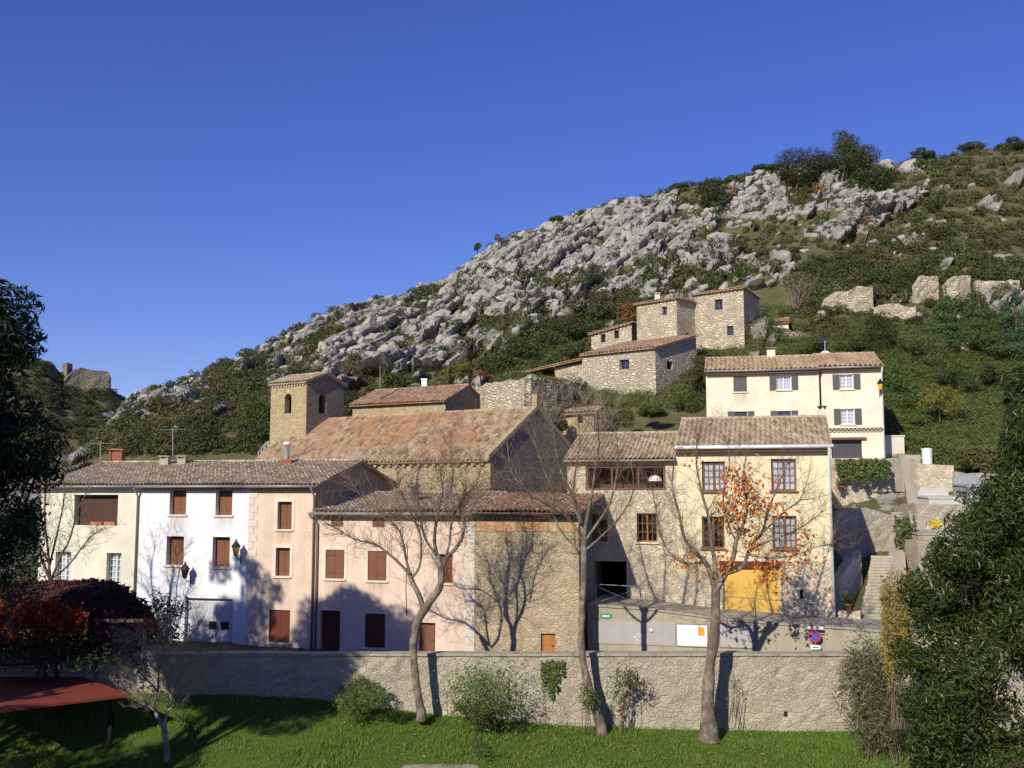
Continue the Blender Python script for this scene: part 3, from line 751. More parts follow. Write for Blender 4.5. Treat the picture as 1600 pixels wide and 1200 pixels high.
def door(F, r, parent, mat='shutter_dark', depth=.2, name='door', leaves=1):
    sa, sb, za, zb = r; b = MB(); bars(b, F, sa + .004, sb - .004, za + .004, zb - .004, .06, -depth - .06, -depth)
    b.fbox(F, sa + .06, sb - .06, za + .06, zb - .06, -depth - .08, -depth - .03)
    for i in range(leaves):
        x0 = sa + .08 + (sb - sa - .16) * i / leaves; x1 = sa + .08 + (sb - sa - .16) * (i + 1) / leaves
        for zf, zg in ((.08, .45), (.5, .93)): b.fbox(F, x0 + .06, x1 - .06, za + (zb - za) * zf, za + (zb - za) * zg, -depth - .031, -depth - .01)
    d = b.build(name, M[mat], parent)
    h = MB(); hz = za + (zb - za) * .47; h.tube([F.pt(sb - .14, hz, -depth - .02), F.pt(sb - .14, hz, -depth + .05), F.pt(sb - .24, hz, -depth + .05)], .014, 6); h.build('handle', M['black'], d)
    return d
def recess_room(F, r, parent, depth, mat, name='loggia'):
    sa, sb, za, zb = r; b = MB(); d = -depth
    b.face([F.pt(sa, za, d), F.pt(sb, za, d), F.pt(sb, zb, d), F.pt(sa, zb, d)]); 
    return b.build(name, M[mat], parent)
def chimney(parent, c, w, d, h, mat='concrete', cap=True, t=Vector((1, 0, 0)), capmat=None, flue=None):
    b = MB(); n = Vector((-t.y, t.x, 0)); o = Vector(c) - t * w / 2 - n * d / 2
    b.box(o, t * w, n * d, Vector((0, 0, h)))
    if cap: 
        for k in (0, 1): b.box(o + t * (w - .08) * k + Vector((0, 0, h)), t * .08, n * d, Vector((0, 0, .12)), 1)
        b.box(o - t * .07 - n * .07 + Vector((0, 0, h + .12)), t * (w + .14), n * (d + .14), Vector((0, 0, .06)), 1)
    ch = b.build('chimney', [M[mat], M[capmat or mat]], parent)
    if flue:
        f = MB(); f.lathe(Vector(c) + Vector((0, 0, h)), [(flue[0], 0), (flue[0], flue[1]), (flue[0] * 1.5, flue[1]), (flue[0] * 1.5, flue[1] + .12), (.02, flue[1] + .2)], 10); f.build('flue', M[flue[2]], ch, True)
    return ch
def ops_of(F, lst, depth=.25): return [tuple(F.rect(*q)) + (depth,) for q in lst]

# ================================================================== the row on the left (one line of facades)
FL = Plane(493, 54, 15); ZS = 2.9                              # street level
def root_of(name, label, F, s, group=None, cat='house', z=ZS): 
    p = F.pt(s, z, 0); return thing(name, label, cat, p, group)
DL = 11.0; SPL = 5.6
def zl_at(px, py): return FL.z(px, py)
ze_row = FL.z(400, 757)
zr_row = ze_row + 1.3
# -- cream house at the far left end
sA, sB = FL.s(62, 840), FL.s(217, 840)
h = root_of('cream_row_house', 'cream rendered house with long loggia closed by dark brown blinds at the left end of the row', FL, sA)
rl_ = FL.rect(116, 184, 773, 821); r1 = FL.rect(86, 110, 862, 911); r2 = FL.rect(166, 189, 864, 914)
mb = MB(); body(mb, FL, sA, sB, ZS - .6, ze_row, ze_row, DL, [rl_ + (.4,), r1 + (.3,), r2 + (.3,)], apex=zr_row, frac=.5)
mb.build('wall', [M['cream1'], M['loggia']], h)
lg = recess_room(FL, rl_, h, .4, 'loggia'); bb = MB();  # dark brown sheet for the closed blinds
for k in range(2):
    s_ = rl_[0] + (.52 + .3 * k) * (rl_[1] - rl_[0]); bb.fbox(FL, s_ - .38, s_ + .30, rl_[2] + .01, rl_[2] + .2, -.28, -.04)
bb.build('flower_box', M['terracotta'], lg)
for r in (r1, r2): casement(FL, r, h, 'whitepaint', .28, 2, 5, 'curtain', 'trim', .05)
gable_roof('roof', h, FL, sA, sB, DL, ze_row, zr_row, M['tile'], .4, .15, osr=0)
gutter(FL, sA - .1, sB, ze_row - .10, .46, h, 'zinc'); downpipe(FL, sB - .1, ZS, ze_row - .08, h, 'zinc', .055, .46)
# -- white house
s0, s1 = sB + .006, FL.s(387, 850)
h = root_of('white_house', 'bright white house with four brown shuttered windows and a garage door', FL, s0)
wr = [FL.rect(265, 291, 763, 804), FL.rect(337, 363, 764, 805), FL.rect(260, 287, 838, 883), FL.rect(332, 359, 839, 886)]
gr = FL.rect(288, 363, 935, 1024)
mb = MB(); body(mb, FL, s0, s1, ZS - .6, ze_row, ze_row, DL, [r + (.36,) for r in wr] + [gr + (.25,)], apex=zr_row)
mb.build('wall', M['white'], h)
for r in wr: shutters_closed(FL, r, h, 'shutter', .34, sillmat='trim')
g = door(FL, (gr[0], gr[1], gr[2], gr[3]), h, 'door_white', .22, 'garage_door', 4)
for k in (.55, .8): b = MB(); c = gr[0] + (gr[1] - gr[0]) * k; b.fbox(FL, c - .22, c + .22, gr[2] + 1.35, gr[2] + 1.75, -.29 + .06, -.20); b.build('pane', M['dark'], g)
gable_roof('roof', h, FL, s0, s1, DL, ze_row, zr_row, M['tile'], .4, 0, osr=0)
cornice(FL, s0, s1, ze_row - .02, h); gutter(FL, s0 + .02, s1, ze_row - .10, .48, h, 'zinc')
for q in (258, 285): 
    p = P(q, 722, 61.6); chimney(h, (p.x, p.y, p.z - .9), .5, .5, 1.1, 'concrete_light', True)
# -- peach house with the gable
s0, s1 = s1 + .006, FL.s(492, 850)
h = root_of('peach_house', 'peach house with pale corner stones and a dark gable end', FL, s0)
wr = [FL.rect(434, 456, 784, 827), FL.rect(431, 453, 856, 900), FL.rect(420, 453, 953, 1004)]
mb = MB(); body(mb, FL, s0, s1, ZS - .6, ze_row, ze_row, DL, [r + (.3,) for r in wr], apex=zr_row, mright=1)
mb.build('wall', [M['peach'], M['shaded_brown']], h)
for r in wr[:2]: shutters_closed(FL, r, h, 'shutter', .26, sillmat='trim', surround='trim')
shutters_closed(FL, wr[2], h, 'shutter_dark', .12, sillmat='trim')
q = MB(); z = ZS - .3; k = 0
while z < ze_row - .35:
    L = .52 if k % 2 else .30; q.fbox(FL, s0 + .01, s0 + .01 + L, z, z + .37, .002, .03); z += .385; k += 1
q.build('corner_stones', M['quoin'], h)
gable_roof('roof', h, FL, s0, s1, DL, ze_row, zr_row, M['tile'], .4, 0, osr=.25)
cornice(FL, s0, s1, ze_row - .02, h); gutter(FL, s0 + .02, s1 + .2, ze_row - .10, .48, h, 'zinc'); downpipe(FL, s1 - .05, ZS, ze_row - .08, h, 'zinc', .06, .48)
p = P(448, 737, 59.5); chimney(h, (p.x, p.y, p.z - .3), .62, .5, 1.0, 'brick', False, flue=(.16, .85, 'whitepaint'))
p = P(182, 735, 64); chh = [o for o in COL.objects if o.name == 'cream_row_house'][0]
chimney(chh, (p.x, p.y, p.z - .6), .8, .6, 1.75, 'brick', True, capmat='terracotta')
# -- pink house, lower
ze_p = FL.z(620, 800); zr_p = ze_p + .85; DP = 12
s0, s1 = s1 + .006, FL.s(742, 900)
h = root_of('pink_house', 'pink three storey house with closed brown shutters and two ground floor doors', FL, s0)
ups = [FL.rect(517, 536, 806, 823), FL.rect(582, 601, 806, 824)]
mids = [FL.rect(509, 538, 859, 904), FL.rect(575, 604, 861, 907), FL.rect(684, 707, 866, 911)]
d1 = FL.rect(500, 531, 954, 1026); w1 = FL.rect(570, 602, 959, 1012); d2 = FL.rect(654, 680, 973, 1026)
mb = MB(); body(mb, FL, s0, s1, ZS - .6, ze_p, ze_p, DP, [r + (.06,) for r in ups] + [mids[0] + (.06,), mids[1] + (.06,), mids[2] + (.3,), d1 + (.3,), w1 + (.12,), d2 + (.25,)], apex=zr_p)
mb.build('wall', M['pink'], h)
for r in ups: shutters_closed(FL, r, h, 'shutter', .03, sill=False)
for r in mids[:2]: shutters_closed(FL, r, h, 'shutter', .03, surround='trim')
shutters_closed(FL, mids[2], h, 'shutter', .26)
shutters_closed(FL, w1, h, 'shutter_dark', .08, surround='trim'); door(FL, d1, h, 'shutter_dark', .26); door(FL, d2, h, 'shutter', .2)
cb = MB(); p0 = FL.uv(636, 850); cb.tube([FL.pt(p0[0] + .03 * math.sin(k), p0[1] - k * .45, .02) for k in range(9)], .018, 4); cb.build('cable', M['black'], h)
q = MB(); z = ZS - .3; k = 0
while z < ze_p - .4:
    L = .62 if k % 2 else .36; q.fbox(FL, s1 - L, s1 - .01, z, z + .40, .002, .03); z += .415; k += 1
q.build('corner_stones', M['quoin'], h)
gable_roof('roof', h, FL, s0, s1, DP, ze_p, zr_p, M['tile'], .4, .02, osr=0, sag=.09)
cornice(FL, s0, s1, ze_p - .02, h); gutter(FL, s0 - .15, s1, ze_p - .10, .48, h, 'zinc'); downpipe(FL, s0 + .16, ZS, ze_p - .08, h, 'zinc', .06, .48, .25)
f = MB(); p = P(647, 800, 55.5); f.lathe((p.x, p.y, p.z - .3), [(.22, 0), (.22, 1.6), (.34, 1.62), (.34, 1.75), (.05, 1.9)], 12); f.build('flue', M['steel'], h, True)
# -- stone house at the right end of the row
s0, s1 = s1 + .006, FL.s(905, 900)
h = root_of('stone_row_house', 'ochre rubble house with orange band under the eave and a small orange door', FL, s0)
dr = FL.rect(845, 868, 990, 1026); hole = FL.rect(893, 900, 1002, 1026)
mb = MB(); body(mb, FL, s0, s1, ZS - .6, ze_p, ze_p, DP * .5, [dr + (.2,)], skew=-1.4)
mb.build('wall', M['rub_house'], h)
zb1 = FL.z(800, 830); b = MB(); b.fbox(FL, s0 + .05, s1 - .003, zb1, ze_p - .34, .003, .035); b.build('render_band', M['brickband'], h)
door(FL, dr, h, 'door_orange', .15)
mb = MB(); k_ = .85 / (DP * .5)
slope_patch(mb, FL.pt(s0, ze_p - k_ * .4 + .06, .4), FL.pt(s1 + .2, ze_p - k_ * .4 + .06, .4), FL.pt(s0, ze_p + .91, -DP * .5), sag=.09)
b_ = MB(); mb.build('roof', M['tile_red'], h)
cornice(FL, s0, s1, ze_p - .02, h); gutter(FL, s0, s1 + .2, ze_p - .10, .48, h, 'black')

# ================================================================== yellow house and its stone wing
FY = Plane(887, 56.6, 14)
DY = 9.0
sW0, sW1 = FY.s(887, 820), FY.s(1057, 820); zeW = FY.z(970, 716); zb = FY.z(1000, 955) - 3.0
h = root_of('stone_wing_house', 'pale rubble house with wide glazed loggia under the eave and dark cellar opening', FY, sW0, z=4.9)
lo = FY.rect(915, 1040, 727, 766); wA = FY.rect(924, 949, 803, 846); wB = FY.rect(995, 1027, 802, 847); ga = FY.rect(927, 979, 877, 952)
mb = MB(); body(mb, FY, sW0, sW1, zb, zeW, zeW, DY, [lo + (1.5,), wA + (.25,), wB + (.25,), ga + (3.0,)], apex=zeW + 1.5)
mb.build('wall', M['rub_wing'], h)
b = MB(); bars(b, FY, lo[0] + .01, lo[1] - .01, lo[2] + .01, lo[3] - .01, .12, -.22, -.05)
for k in (.33, .66): s_ = lo[0] + (lo[1] - lo[0]) * k; b.fbox(FY, s_ - .05, s_ + .05, lo[2] + .13, lo[3] - .13, -.2, -.08)
lw = b.build('loggia_frame', M['frame_brown'], h)
p_ = MB(); p_.face([FY.pt(lo[0], lo[2], -1.5), FY.pt(lo[1], lo[2], -1.5), FY.pt(lo[1], lo[3], -1.5), FY.pt(lo[0], lo[3], -1.5)]); p_.build('back_wall', M['loggia'], lw)  # near-black colour stands in for the shade inside the loggia
p_ = MB(); s_ = lo[0] + .80 * (lo[1] - lo[0]); p_.lathe(FY.pt(s_ + .2, lo[2] + .5, -1.0), [(.40, 0), (.24, .35), (.05, .37)], 12); p_.tube([FY.pt(s_ + .2, lo[2] + .86, -1.0), FY.pt(s_ + .2, lo[3] + .02, -1.0)], .015, 4); p_.build('lamp_shade', M['whitepaint'], lw)
for r in (wA, wB): casement(FY, r, h, 'frame_orange', .2, 2, 3, None, 'trim', .07)
dark_hole(FY, ga, h, 3.0, 'cellar_opening')
gable_roof('roof', h, FY, sW0, sW1, DY, zeW, zeW + 1.5, M['tile'], .45, .15, osr=0)
cornice(FY, sW0, sW1, zeW - .02, h)
# -- yellow house
s0, s1 = sW1 + .006, FY.s(1301, 830); zeY = FY.z(1180, 697)
h = root_of('yellow_house', 'yellow rendered house with white gutter and big yellow garage doors', FY, s0, z=4.6)
ws = [FY.rect(1097, 1133, 721, 768), FY.rect(1205, 1244, 717, 767), FY.rect(1097, 1132, 807, 857), FY.rect(1207, 1245, 806, 858)]
gd = FY.rect(1130, 1218, 886, 966); slit = FY.rect(1250, 1255, 922, 936)
zsp = FY.z(1200, 877)
mb = MB(); body(mb, FY, s0, s1, zb, zeY, zeY, DY, [r + (.25,) for r in ws] + [gd + (.3,), slit + (.3,)], apex=zeY + 1.7)
mb.build('wall', M['yellow'], h)
b = MB(); facade(b, Plane.back(FY, -.03), gd[1] + .05, s1 - .04, zb, zsp, zsp + .1, [slit + (.05,)], .02)
b.build('stone_base', M['rub_wing'], h)
b = MB(); facade(b, Plane.back(FY, -.028), s0 + .02, gd[0] - .05, zb, zsp + .3, zsp + .1, []); b.build('stone_base', M['rub_wing'], h)
for i, r in enumerate(ws): casement(FY, r, h, 'frame_brown', .18, 2, 4, None if i == 2 else 'curtain', 'frame_brown', .09)
g = door(FY, gd, h, 'door_yellow', .2, 'garage_door', 2)
b = MB(); b.fbox(FY, gd[0] - .15, gd[1] + .15, gd[3] + .01, gd[3] + .3, .035, .07); b.build('lintel', M['shutter_dark'], h)
dark_hole(FY, slit, h, .25, 'vent_slit')
gable_roof('roof', h, FY, s0, s1, DY, zeY, zeY + 1.7, M['tile'], .45, 0, osr=.12, pitch=.27)
gutter(FY, s0 + .02, s1 + .15, zeY - .06, .53, h, 'whitepaint', .10); b = MB(); b.fbox(FY, s0, s1, zeY - .30, zeY - .16, .003, .40); b.build('eave_board', M['frame_brown'], h)
downpipe(FY, s1 - .06, zb + 2.2, zeY - .08, h, 'whitepaint', .075, .53)
p = P(1285, 657, 59.3); chimney(h, (p.x, p.y, p.z - .3), .38, .38, .95, 'trim', True, FY.t, 'black')

# ================================================================== cream house above
FC = Plane(1104, 76, 12); DC = 8.5
s0, s1 = FC.s(1104, 640), FC.s(1280, 640); zeC = FC.z(1190, 578); z0 = 12.0
h = root_of('cream_hill_house', 'cream house above the yellow one with grey brown open shutters and tall chimney', FC, s0, z=13.2)
wl = [FC.rect(1146, 1167, 588, 612), FC.rect(1213, 1236, 587, 609), FC.rect(1148, 1168, 643, 668), FC.rect(1215, 1236, 642, 667)]
mb = MB(); body(mb, FC, s0, s1, z0, zeC, zeC, DC, [r + (.22,) for r in wl], apex=zeC + 1.4); mb.build('wall', M['cream2'], h)
for i, r in enumerate(wl):
    if i == 0: shutters_closed(FC, r, h, 'shutter_grey', .05)
    else: open_shutters(FC, r, casement(FC, r, h, 'whitepaint' if i == 1 else 'shutter_grey', .15, 2, 4, 'curtain' if i == 1 else None, 'trim', .06), wd=.46)
gable_roof('roof', h, FC, s0, s1, DC, zeC, zeC + 1.4, M['tile_light'], .4, .1, osr=0, pitch=.34); 
b = MB(); b.fbox(FC, s0, s1, zeC - .30, zeC - .12, .003, .34); b.build('eave_board', M['frame_brown'], h); gutter(FC, s0 - .1, s1, zeC - .07, .46, h, 'zinc', .08)
p = P(1205, 568, 79.2); chimney(h, (p.x, p.y, p.z - .5), .62, .5, 1.55, 'trim', True, FC.t, 'shaded_brown')
s0b, s1b = s1 + .006, FC.s(1380, 640); FC2 = Plane.back(FC, -.12)
h = root_of('cream_corner_house', 'cream corner house with white lattice windows and dark garage under a tile band', FC2, s0b, z=13.2)
zeD = FC2.z(1330, 573)
wl = [FC2.rect(1312, 1333, 585, 608), FC2.rect(1314, 1335, 639, 663)]; gg = FC2.rect(1299, 1347, 687, 716)
mb = MB(); body(mb, FC2, s0b, s1b, z0, zeD, zeD, DC, [r + (.22,) for r in wl] + [gg + (.4,)], apex=zeD + 1.4); mb.build('wall', M['cream2'], h)
for r in wl: open_shutters(FC2, r, casement(FC2, r, h, 'whitepaint', .15, 2, 4, 'curtain', 'trim', .06), wd=.46)
shutters_closed(FC2, gg, h, 'door_dark', .3, 'garage_door', sill=False, leaves=4)
b = MB(); b.fbox(FC2, gg[0] - .1, gg[1] + .3, gg[3] + .01, gg[3] + .16, .003, .2); b.build('lintel', M['frame_brown'], h)
zc = FC2.z(1340, 672); cornice(FC2, FC2.s(1290, 670), s1b, zc + .18, h, 2, .28, .2)
gable_roof('roof', h, FC2, s0b, s1b, DC, zeD, zeD + 1.4, M['tile_light'], .4, 0, osr=.1, pitch=.34); gutter(FC2, s0b + .02, s1b + .1, zeD - .08, .46, h, 'zinc', .08)
b = MB(); b.fbox(FC2, s0b, s1b, zeD - .28, zeD - .12, .003, .34); b.build('eave_board', M['frame_brown'], h)
downpipe(FC2, s0b + .08, z0 + 1, zeD - .1, h, 'black', .06, .46); downpipe(FC2, s1b - .05, z0 + 1, zeD - .1, h, 'whitepaint', .06, .46)
p = P(1288, 560, 80.0); chimney(h, (p.x, p.y, p.z - .6), .3, .3, 1.1, 'trim', False)

# ================================================================== church
FN = Plane(766, 66, 35); DN = 11.0; zeN = FN.z(766, 716); zrN = zeN + 3.55
s1 = 0.0; s0 = -22.5
h = thing('church', 'stone church nave with long patchy orange tile roof and dark gable end', 'church', FN.pt(s1, 5, 0))
mb = MB(); body(mb, FN, s0, s1, 3.5, zeN, zeN, DN, [], apex=zrN, mright=1); mb.build('wall', [M['rub_church'], M['rub_shaded']], h)
gable_roof('roof', h, FN, s0, s1 - .3, DN, zeN, zrN, M['tile_church'], .35, .1, pitch=.34, row=.46, sag=.10, osr=0)
b = MB(); k = 0; s_ = s0
while s_ < s1 - .3:
    b.fbox(FN, s_, s_ + .26, zeN - .44, zeN - .20, .003, .20); s_ += .66
b.fbox(FN, s0, s1, zeN - .195, zeN - .06, .003, .26); b.build('corbels', M['rub_church'], h)
b = MB()
for side in (0, 1):
    a = FN.pt(s1 - .32, zeN - .1, .3) if side == 0 else FN.pt(s1 - .32, zeN - .1, -DN - .3); c = FN.pt(s1 - .32, zrN + .0, -DN / 2)
    b.box(a, FN.t * .42, c - a, Vector((0, 0, .30)))
b.fbox(FN, s1 - .32, s1 + .10, zrN + .2, zrN + 1.0, -DN / 2 - .22, -DN / 2 + .22); b.build('gable_coping', M['rub_church'], h)
b = MB(); b.fbox(FN, -17.5, -16.7, 6, zeN - .5, .002, .5); b.build('buttress', M['rub_church'], h)
# -- bell tower
FT = Plane(476, 80, 35); WT = 4.1; sT0 = -WT; zT = FT.z(450, 598) ; zTr = zT + .75
h = thing('bell_tower', 'square ochre bell tower with arched bell openings beside the church', 'tower', FT.pt(-2, 9, -2))
def arch(F, c, w_, z0_, zt_, nseg=8):
    r_ = w_ / 2; zs = zt_ - r_
    return [(c - r_, z0_), (c + r_, z0_)] + [(c + r_ * math.cos(math.pi * k / nseg), zs + r_ * math.sin(math.pi * k / nseg)) for k in range(nseg + 1)]
def arched_wall(mb, F, s0_, s1_, z0_, z1_, c, w_, za, zt_, depth=.5, m=0):
    r_ = w_ / 2; zs = zt_ - r_; n = 10
    facade(mb, F, s0_, s1_, z0_, z1_, z1_, [(c - r_, c + r_, za, zt_, .0)], 0, m, m)
    for k in range(n):
        a0 = math.pi * k / n; a1 = math.pi * (k + 1) / n
        p0 = (c + r_ * math.cos(a0), zs + r_ * math.sin(a0)); p1 = (c + r_ * math.cos(a1), zs + r_ * math.sin(a1))
        mb.face([F.pt(p0[0], p0[1]), F.pt(p0[0], zt_), F.pt(p1[0], zt_), F.pt(p1[0], p1[1])], m=m)
        mb.face([F.pt(p0[0], p0[1]), F.pt(p1[0], p1[1]), F.pt(p1[0], p1[1], -depth), F.pt(p0[0], p0[1], -depth)], m=m)
    for sx in (-r_, r_): mb.face([F.pt(c + sx, za), F.pt(c + sx, zs), F.pt(c + sx, zs, -depth), F.pt(c + sx, za, -depth)], m=m)
    mb.face([F.pt(c - r_, za), F.pt(c + r_, za), F.pt(c + r_, za, -depth), F.pt(c - r_, za, -depth)], m=m)
mb = MB(); az0, az1 = FT.z(450, 646), FT.z(450, 615); cF = FT.s(450, 630)
arched_wall(mb, FT, sT0, 0, 8, zT, cF, .78, az0, az1)
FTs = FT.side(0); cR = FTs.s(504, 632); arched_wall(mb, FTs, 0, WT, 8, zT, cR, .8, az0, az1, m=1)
mb.face([FT.pt(0, zT), FT.pt(0, zT, -WT), FT.pt(0, zTr, -WT / 2)], m=1)
mb.face([FT.pt(sT0, 8, -WT), FT.pt(sT0, 8), FT.pt(sT0, zT), FT.pt(sT0, zTr, -WT / 2), FT.pt(sT0, zT, -WT)])
mb.face([FT.pt(0, 8, -WT), FT.pt(sT0, 8, -WT), FT.pt(sT0, zT, -WT), FT.pt(0, zT, -WT)])
mb.build('wall', [M['rub_church'], M['rub_shaded']], h)
b = MB(); b.face([FT.pt(sT0 + .6, zT - .05, -.6), FT.pt(-.6, zT - .05, -.6), FT.pt(-.6, zT - .05, -WT + .6), FT.pt(sT0 + .6, zT - .05, -WT + .6)])
b.box(FT.pt(sT0 + .7, az0 - .6, -.8), FT.t * (WT - 1.4), -FT.n * (WT - 1.6), Vector((0, 0, .3))); b.build('bell_floor', M['dark'], h)
bl = MB(); bl.lathe(FT.pt(cF, az0 + .55, -1.6), [(.36, 0), (.30, .15), (.22, .45), (.12, .62), (.03, .66)], 12); bl.build('bell', M['steel'], h, True)
gable_roof('roof', h, FT, sT0, 0, WT, zT, zTr, M['tile'], .25, .15, pitch=.30); cornice(FT, sT0, 0, zT - .02, h, 2, .3, .16)
# -- annex behind the nave
FA = Plane(695, 86, 30); zeA = FA.z(640, 628); DA = 7
s0 = FA.s(551, 640); h = thing('church_annex', 'low stone annex with red tile roof rising behind the church ridge', 'building', FA.pt(-3, 12, -2))
mb = MB(); body(mb, FA, s0, 0, 12, zeA, zeA, DA, [], apex=zeA + 1.5, mright=1); mb.build('wall', [M['rub_church'], M['rub_shaded']], h)
gable_roof('roof', h, FA, s0, 0, DA, zeA, zeA + 1.5, M['tile_red'], .4, .15, pitch=.30); cornice(FA, s0, 0, zeA - .02, h, 1, .3, .2)

# ================================================================== stone houses on the slope
def block(name, label, F, s0, s1, D, z0, zl, zr, wins, mat='rub_hill', side=None, roof='verge', cat='house', tile='tile', smat=None, win_kind='casement'):
    h = thing(name, label, cat, F.pt((s0 + s1) / 2, z0 + 1, -D / 2)); mb = MB()
    body(mb, F, s0, s1, z0, zl, zr, D, [r + (.35,) for r in wins], mright=1 if smat else None, side_ops=[r + (.35,) for r in side] if side else None)
    mb.build('wall', [M[mat], M[smat]] if smat else M[mat], h)
    for r in wins: 
        if win_kind == 'casement': casement(F, r, h, 'shutter_grey', .28, 1, 2, None, None, .07)
        else: dark_hole(F, r, h, .3)
    if side:
        for r in side: dark_hole(F.side(s1), r, h, .3, 'window', 'dark')
    mb = MB()
    if roof == 'verge':          # single slope falling to the left, edge seen from the front
        A = F.pt(s0 - .3, zl - .05, -D - .3); B = F.pt(s0 - .3, zl - .05, .3); k = (zr - zl) / (s1 - s0)
        C = F.pt(s1 + .2, zr + k * .5, -D - .3); slope_patch(mb, A, B, C, .34, .42)
        n = int((s1 - s0) / .42)
        for i in range(n):      # tile ends along the verge
            s_ = s0 + (s1 - s0) * (i + .5) / n; zz = zl + (zr - zl) * (i + .5) / n
            mb.tube([F.pt(s_, zz - .02, .0), F.pt(s_, zz - .10, .34)], [.10, .08], 6)
    else:                        # slope falling to the front
        k = roof
        A = F.pt(s0 - .2, zl - .15, .35); B = F.pt(s1 + .25, zr - .15, .35); C = F.pt(s0 - .2, zl + k, -D - .1); slope_patch(mb, A, B, C, .34, .44)
    mb.build('roof', M[tile], h)
    return h
FH = Plane(1027, 93, 40)
s0 = FH.s(910, 590); zt_l, zt_r = FH.z(912, 553), FH.z(1026, 548)
wa = FH.rect(968, 983, 562, 577)
h = block('hill_house', 'squat stone house with red tile roof below the two tall stone towers', FH, s0, 0, 7.5, 16.5, zt_l, zt_l, [wa], roof=1.9, tile='tile_red', side=[FH.side(0).rect(1042, 1051, 565, 577)])
cornice(FH, s0, 0, zt_l - .03, h, 1, .42, .25)
FG = FH.side(0); b = MB(); b.face([FG.pt(0, zt_l), FG.pt(7.5, zt_l), FG.pt(7.5, zt_l + 1.7)]); b.build('gable', M['rub_hill'], h)
FT1 = Plane(1062, 103, 40); s0 = FT1.s(995, 500)
h = block('hill_tower_house', 'tall stone house with thin chimney, left of the two on the slope', FT1, s0, 0, 8.0, 20, FT1.z(995, 475), FT1.z(1062, 465), [FT1.rect(1034, 1042, 479, 492)], 'rub_hill2', tile='tile_red', side=[FT1.side(0).rect(1072, 1077, 520, 540)])
p = FT1.pt(s0 + 1.6, FT1.z(995, 475) - .2, -1.5); chimney(h, p, .5, .5, 1.2, 'trim', True)
FT2 = Plane(1169, 103.5, 27); s0 = FT2.s(1085, 500)
block('hill_keep_house', 'tallest stone house with dark right side and two windows on the slope', FT2, s0, 0, 6.5, 22, FT2.z(1085, 460), FT2.z(1169, 449), [FT2.rect(1117, 1129, 468, 484), FT2.rect(1136, 1146, 509, 524)], 'rub_hill2', tile='tile_red', smat='rub_hill')
FK = Plane(990, 107, 30); s0 = FK.s(924, 530)
block('hill_link_house', 'low stone building with two small windows left of the stone towers', FK, s0, 0, 8, 19, FK.z(924, 522), FK.z(985, 505), [FK.rect(939, 946, 522, 535), FK.rect(960, 967, 516, 529)], 'rub_hill2', tile='tile_red', win_kind='hole')
FS = Plane(914, 99, 30); s0 = FS.s(822, 580)
h = thing('lean_to_shed', 'dark open lean-to shed under a sloping tile roof on the slope', 'shed', FS.pt(s0 / 2, 18, -2)); mb = MB()
zl_, zr_ = FS.z(824, 583), FS.z(908, 563)
mb.face([FS.pt(s0 * .5, 16, -.1), FS.pt(0, 16, -.1), FS.pt(0, zr_ - .2, -.1), FS.pt(s0 * .5, (zl_ + zr_) / 2 - .1, -.1)]); mb.face([FS.pt(s0, 16, -4), FS.pt(0, 16, -4), FS.pt(0, zr_, -4), FS.pt(s0, zl_, -4)])
mb.face([FS.pt(s0 * .5, 16, -4), FS.pt(s0 * .5, 16, -.1), FS.pt(s0 * .5, (zl_ + zr_) / 2, -.1), FS.pt(s0 * .5, (zl_ + zr_) / 2, -4)]); mb.build('wall', M['rub_hill2'], h)
b = MB(); slope_patch(b, FS.pt(s0 - .3, zl_, -4.3), FS.pt(s0 - .3, zl_, .5), FS.pt(.2, zr_ + .1, -4.3), .34, .44); b.build('roof', M['tile_red'], h)
b = MB()
for k in (.02, .26): b.fbox(FS, s0 * (1 - k) - .08, s0 * (1 - k) + .08, 16, zl_ + (zr_ - zl_) * k, -.2, -.04)
b.build('post', M['frame_brown'], h)
FR = Plane(1183, 105.5, 15); s1 = FR.s(1232, 510)
h = thing('red_roof_cottage', 'low cottage with bright red roof beside the tallest stone house', 'house', FR.pt(1.5, 26, -2)); mb = MB()
zt_ = FR.z(1205, 505); body(mb, FR, 0 - 1.0, s1, 24, zt_, zt_, 5, [], apex=zt_ + .7); mb.build('wall', M['cream2'], h); gable_roof('roof', h, FR, -1.0, s1, 5, zt_, zt_ + .75, M['tile_red'], .3, .1, pitch=.34)
FHU = Plane(929, 82, 20); s0 = FHU.s(880, 655); 
block('stone_hut', 'tiny stone hut with one window among bare bushes above the church', FHU, s0, 0, 2.6, 9.5, FHU.z(880, 645), FHU.z(929, 641), [FHU.rect(903, 911, 651, 661)], 'rub_church', roof=.5, cat='hut', tile='tile', win_kind='hole')
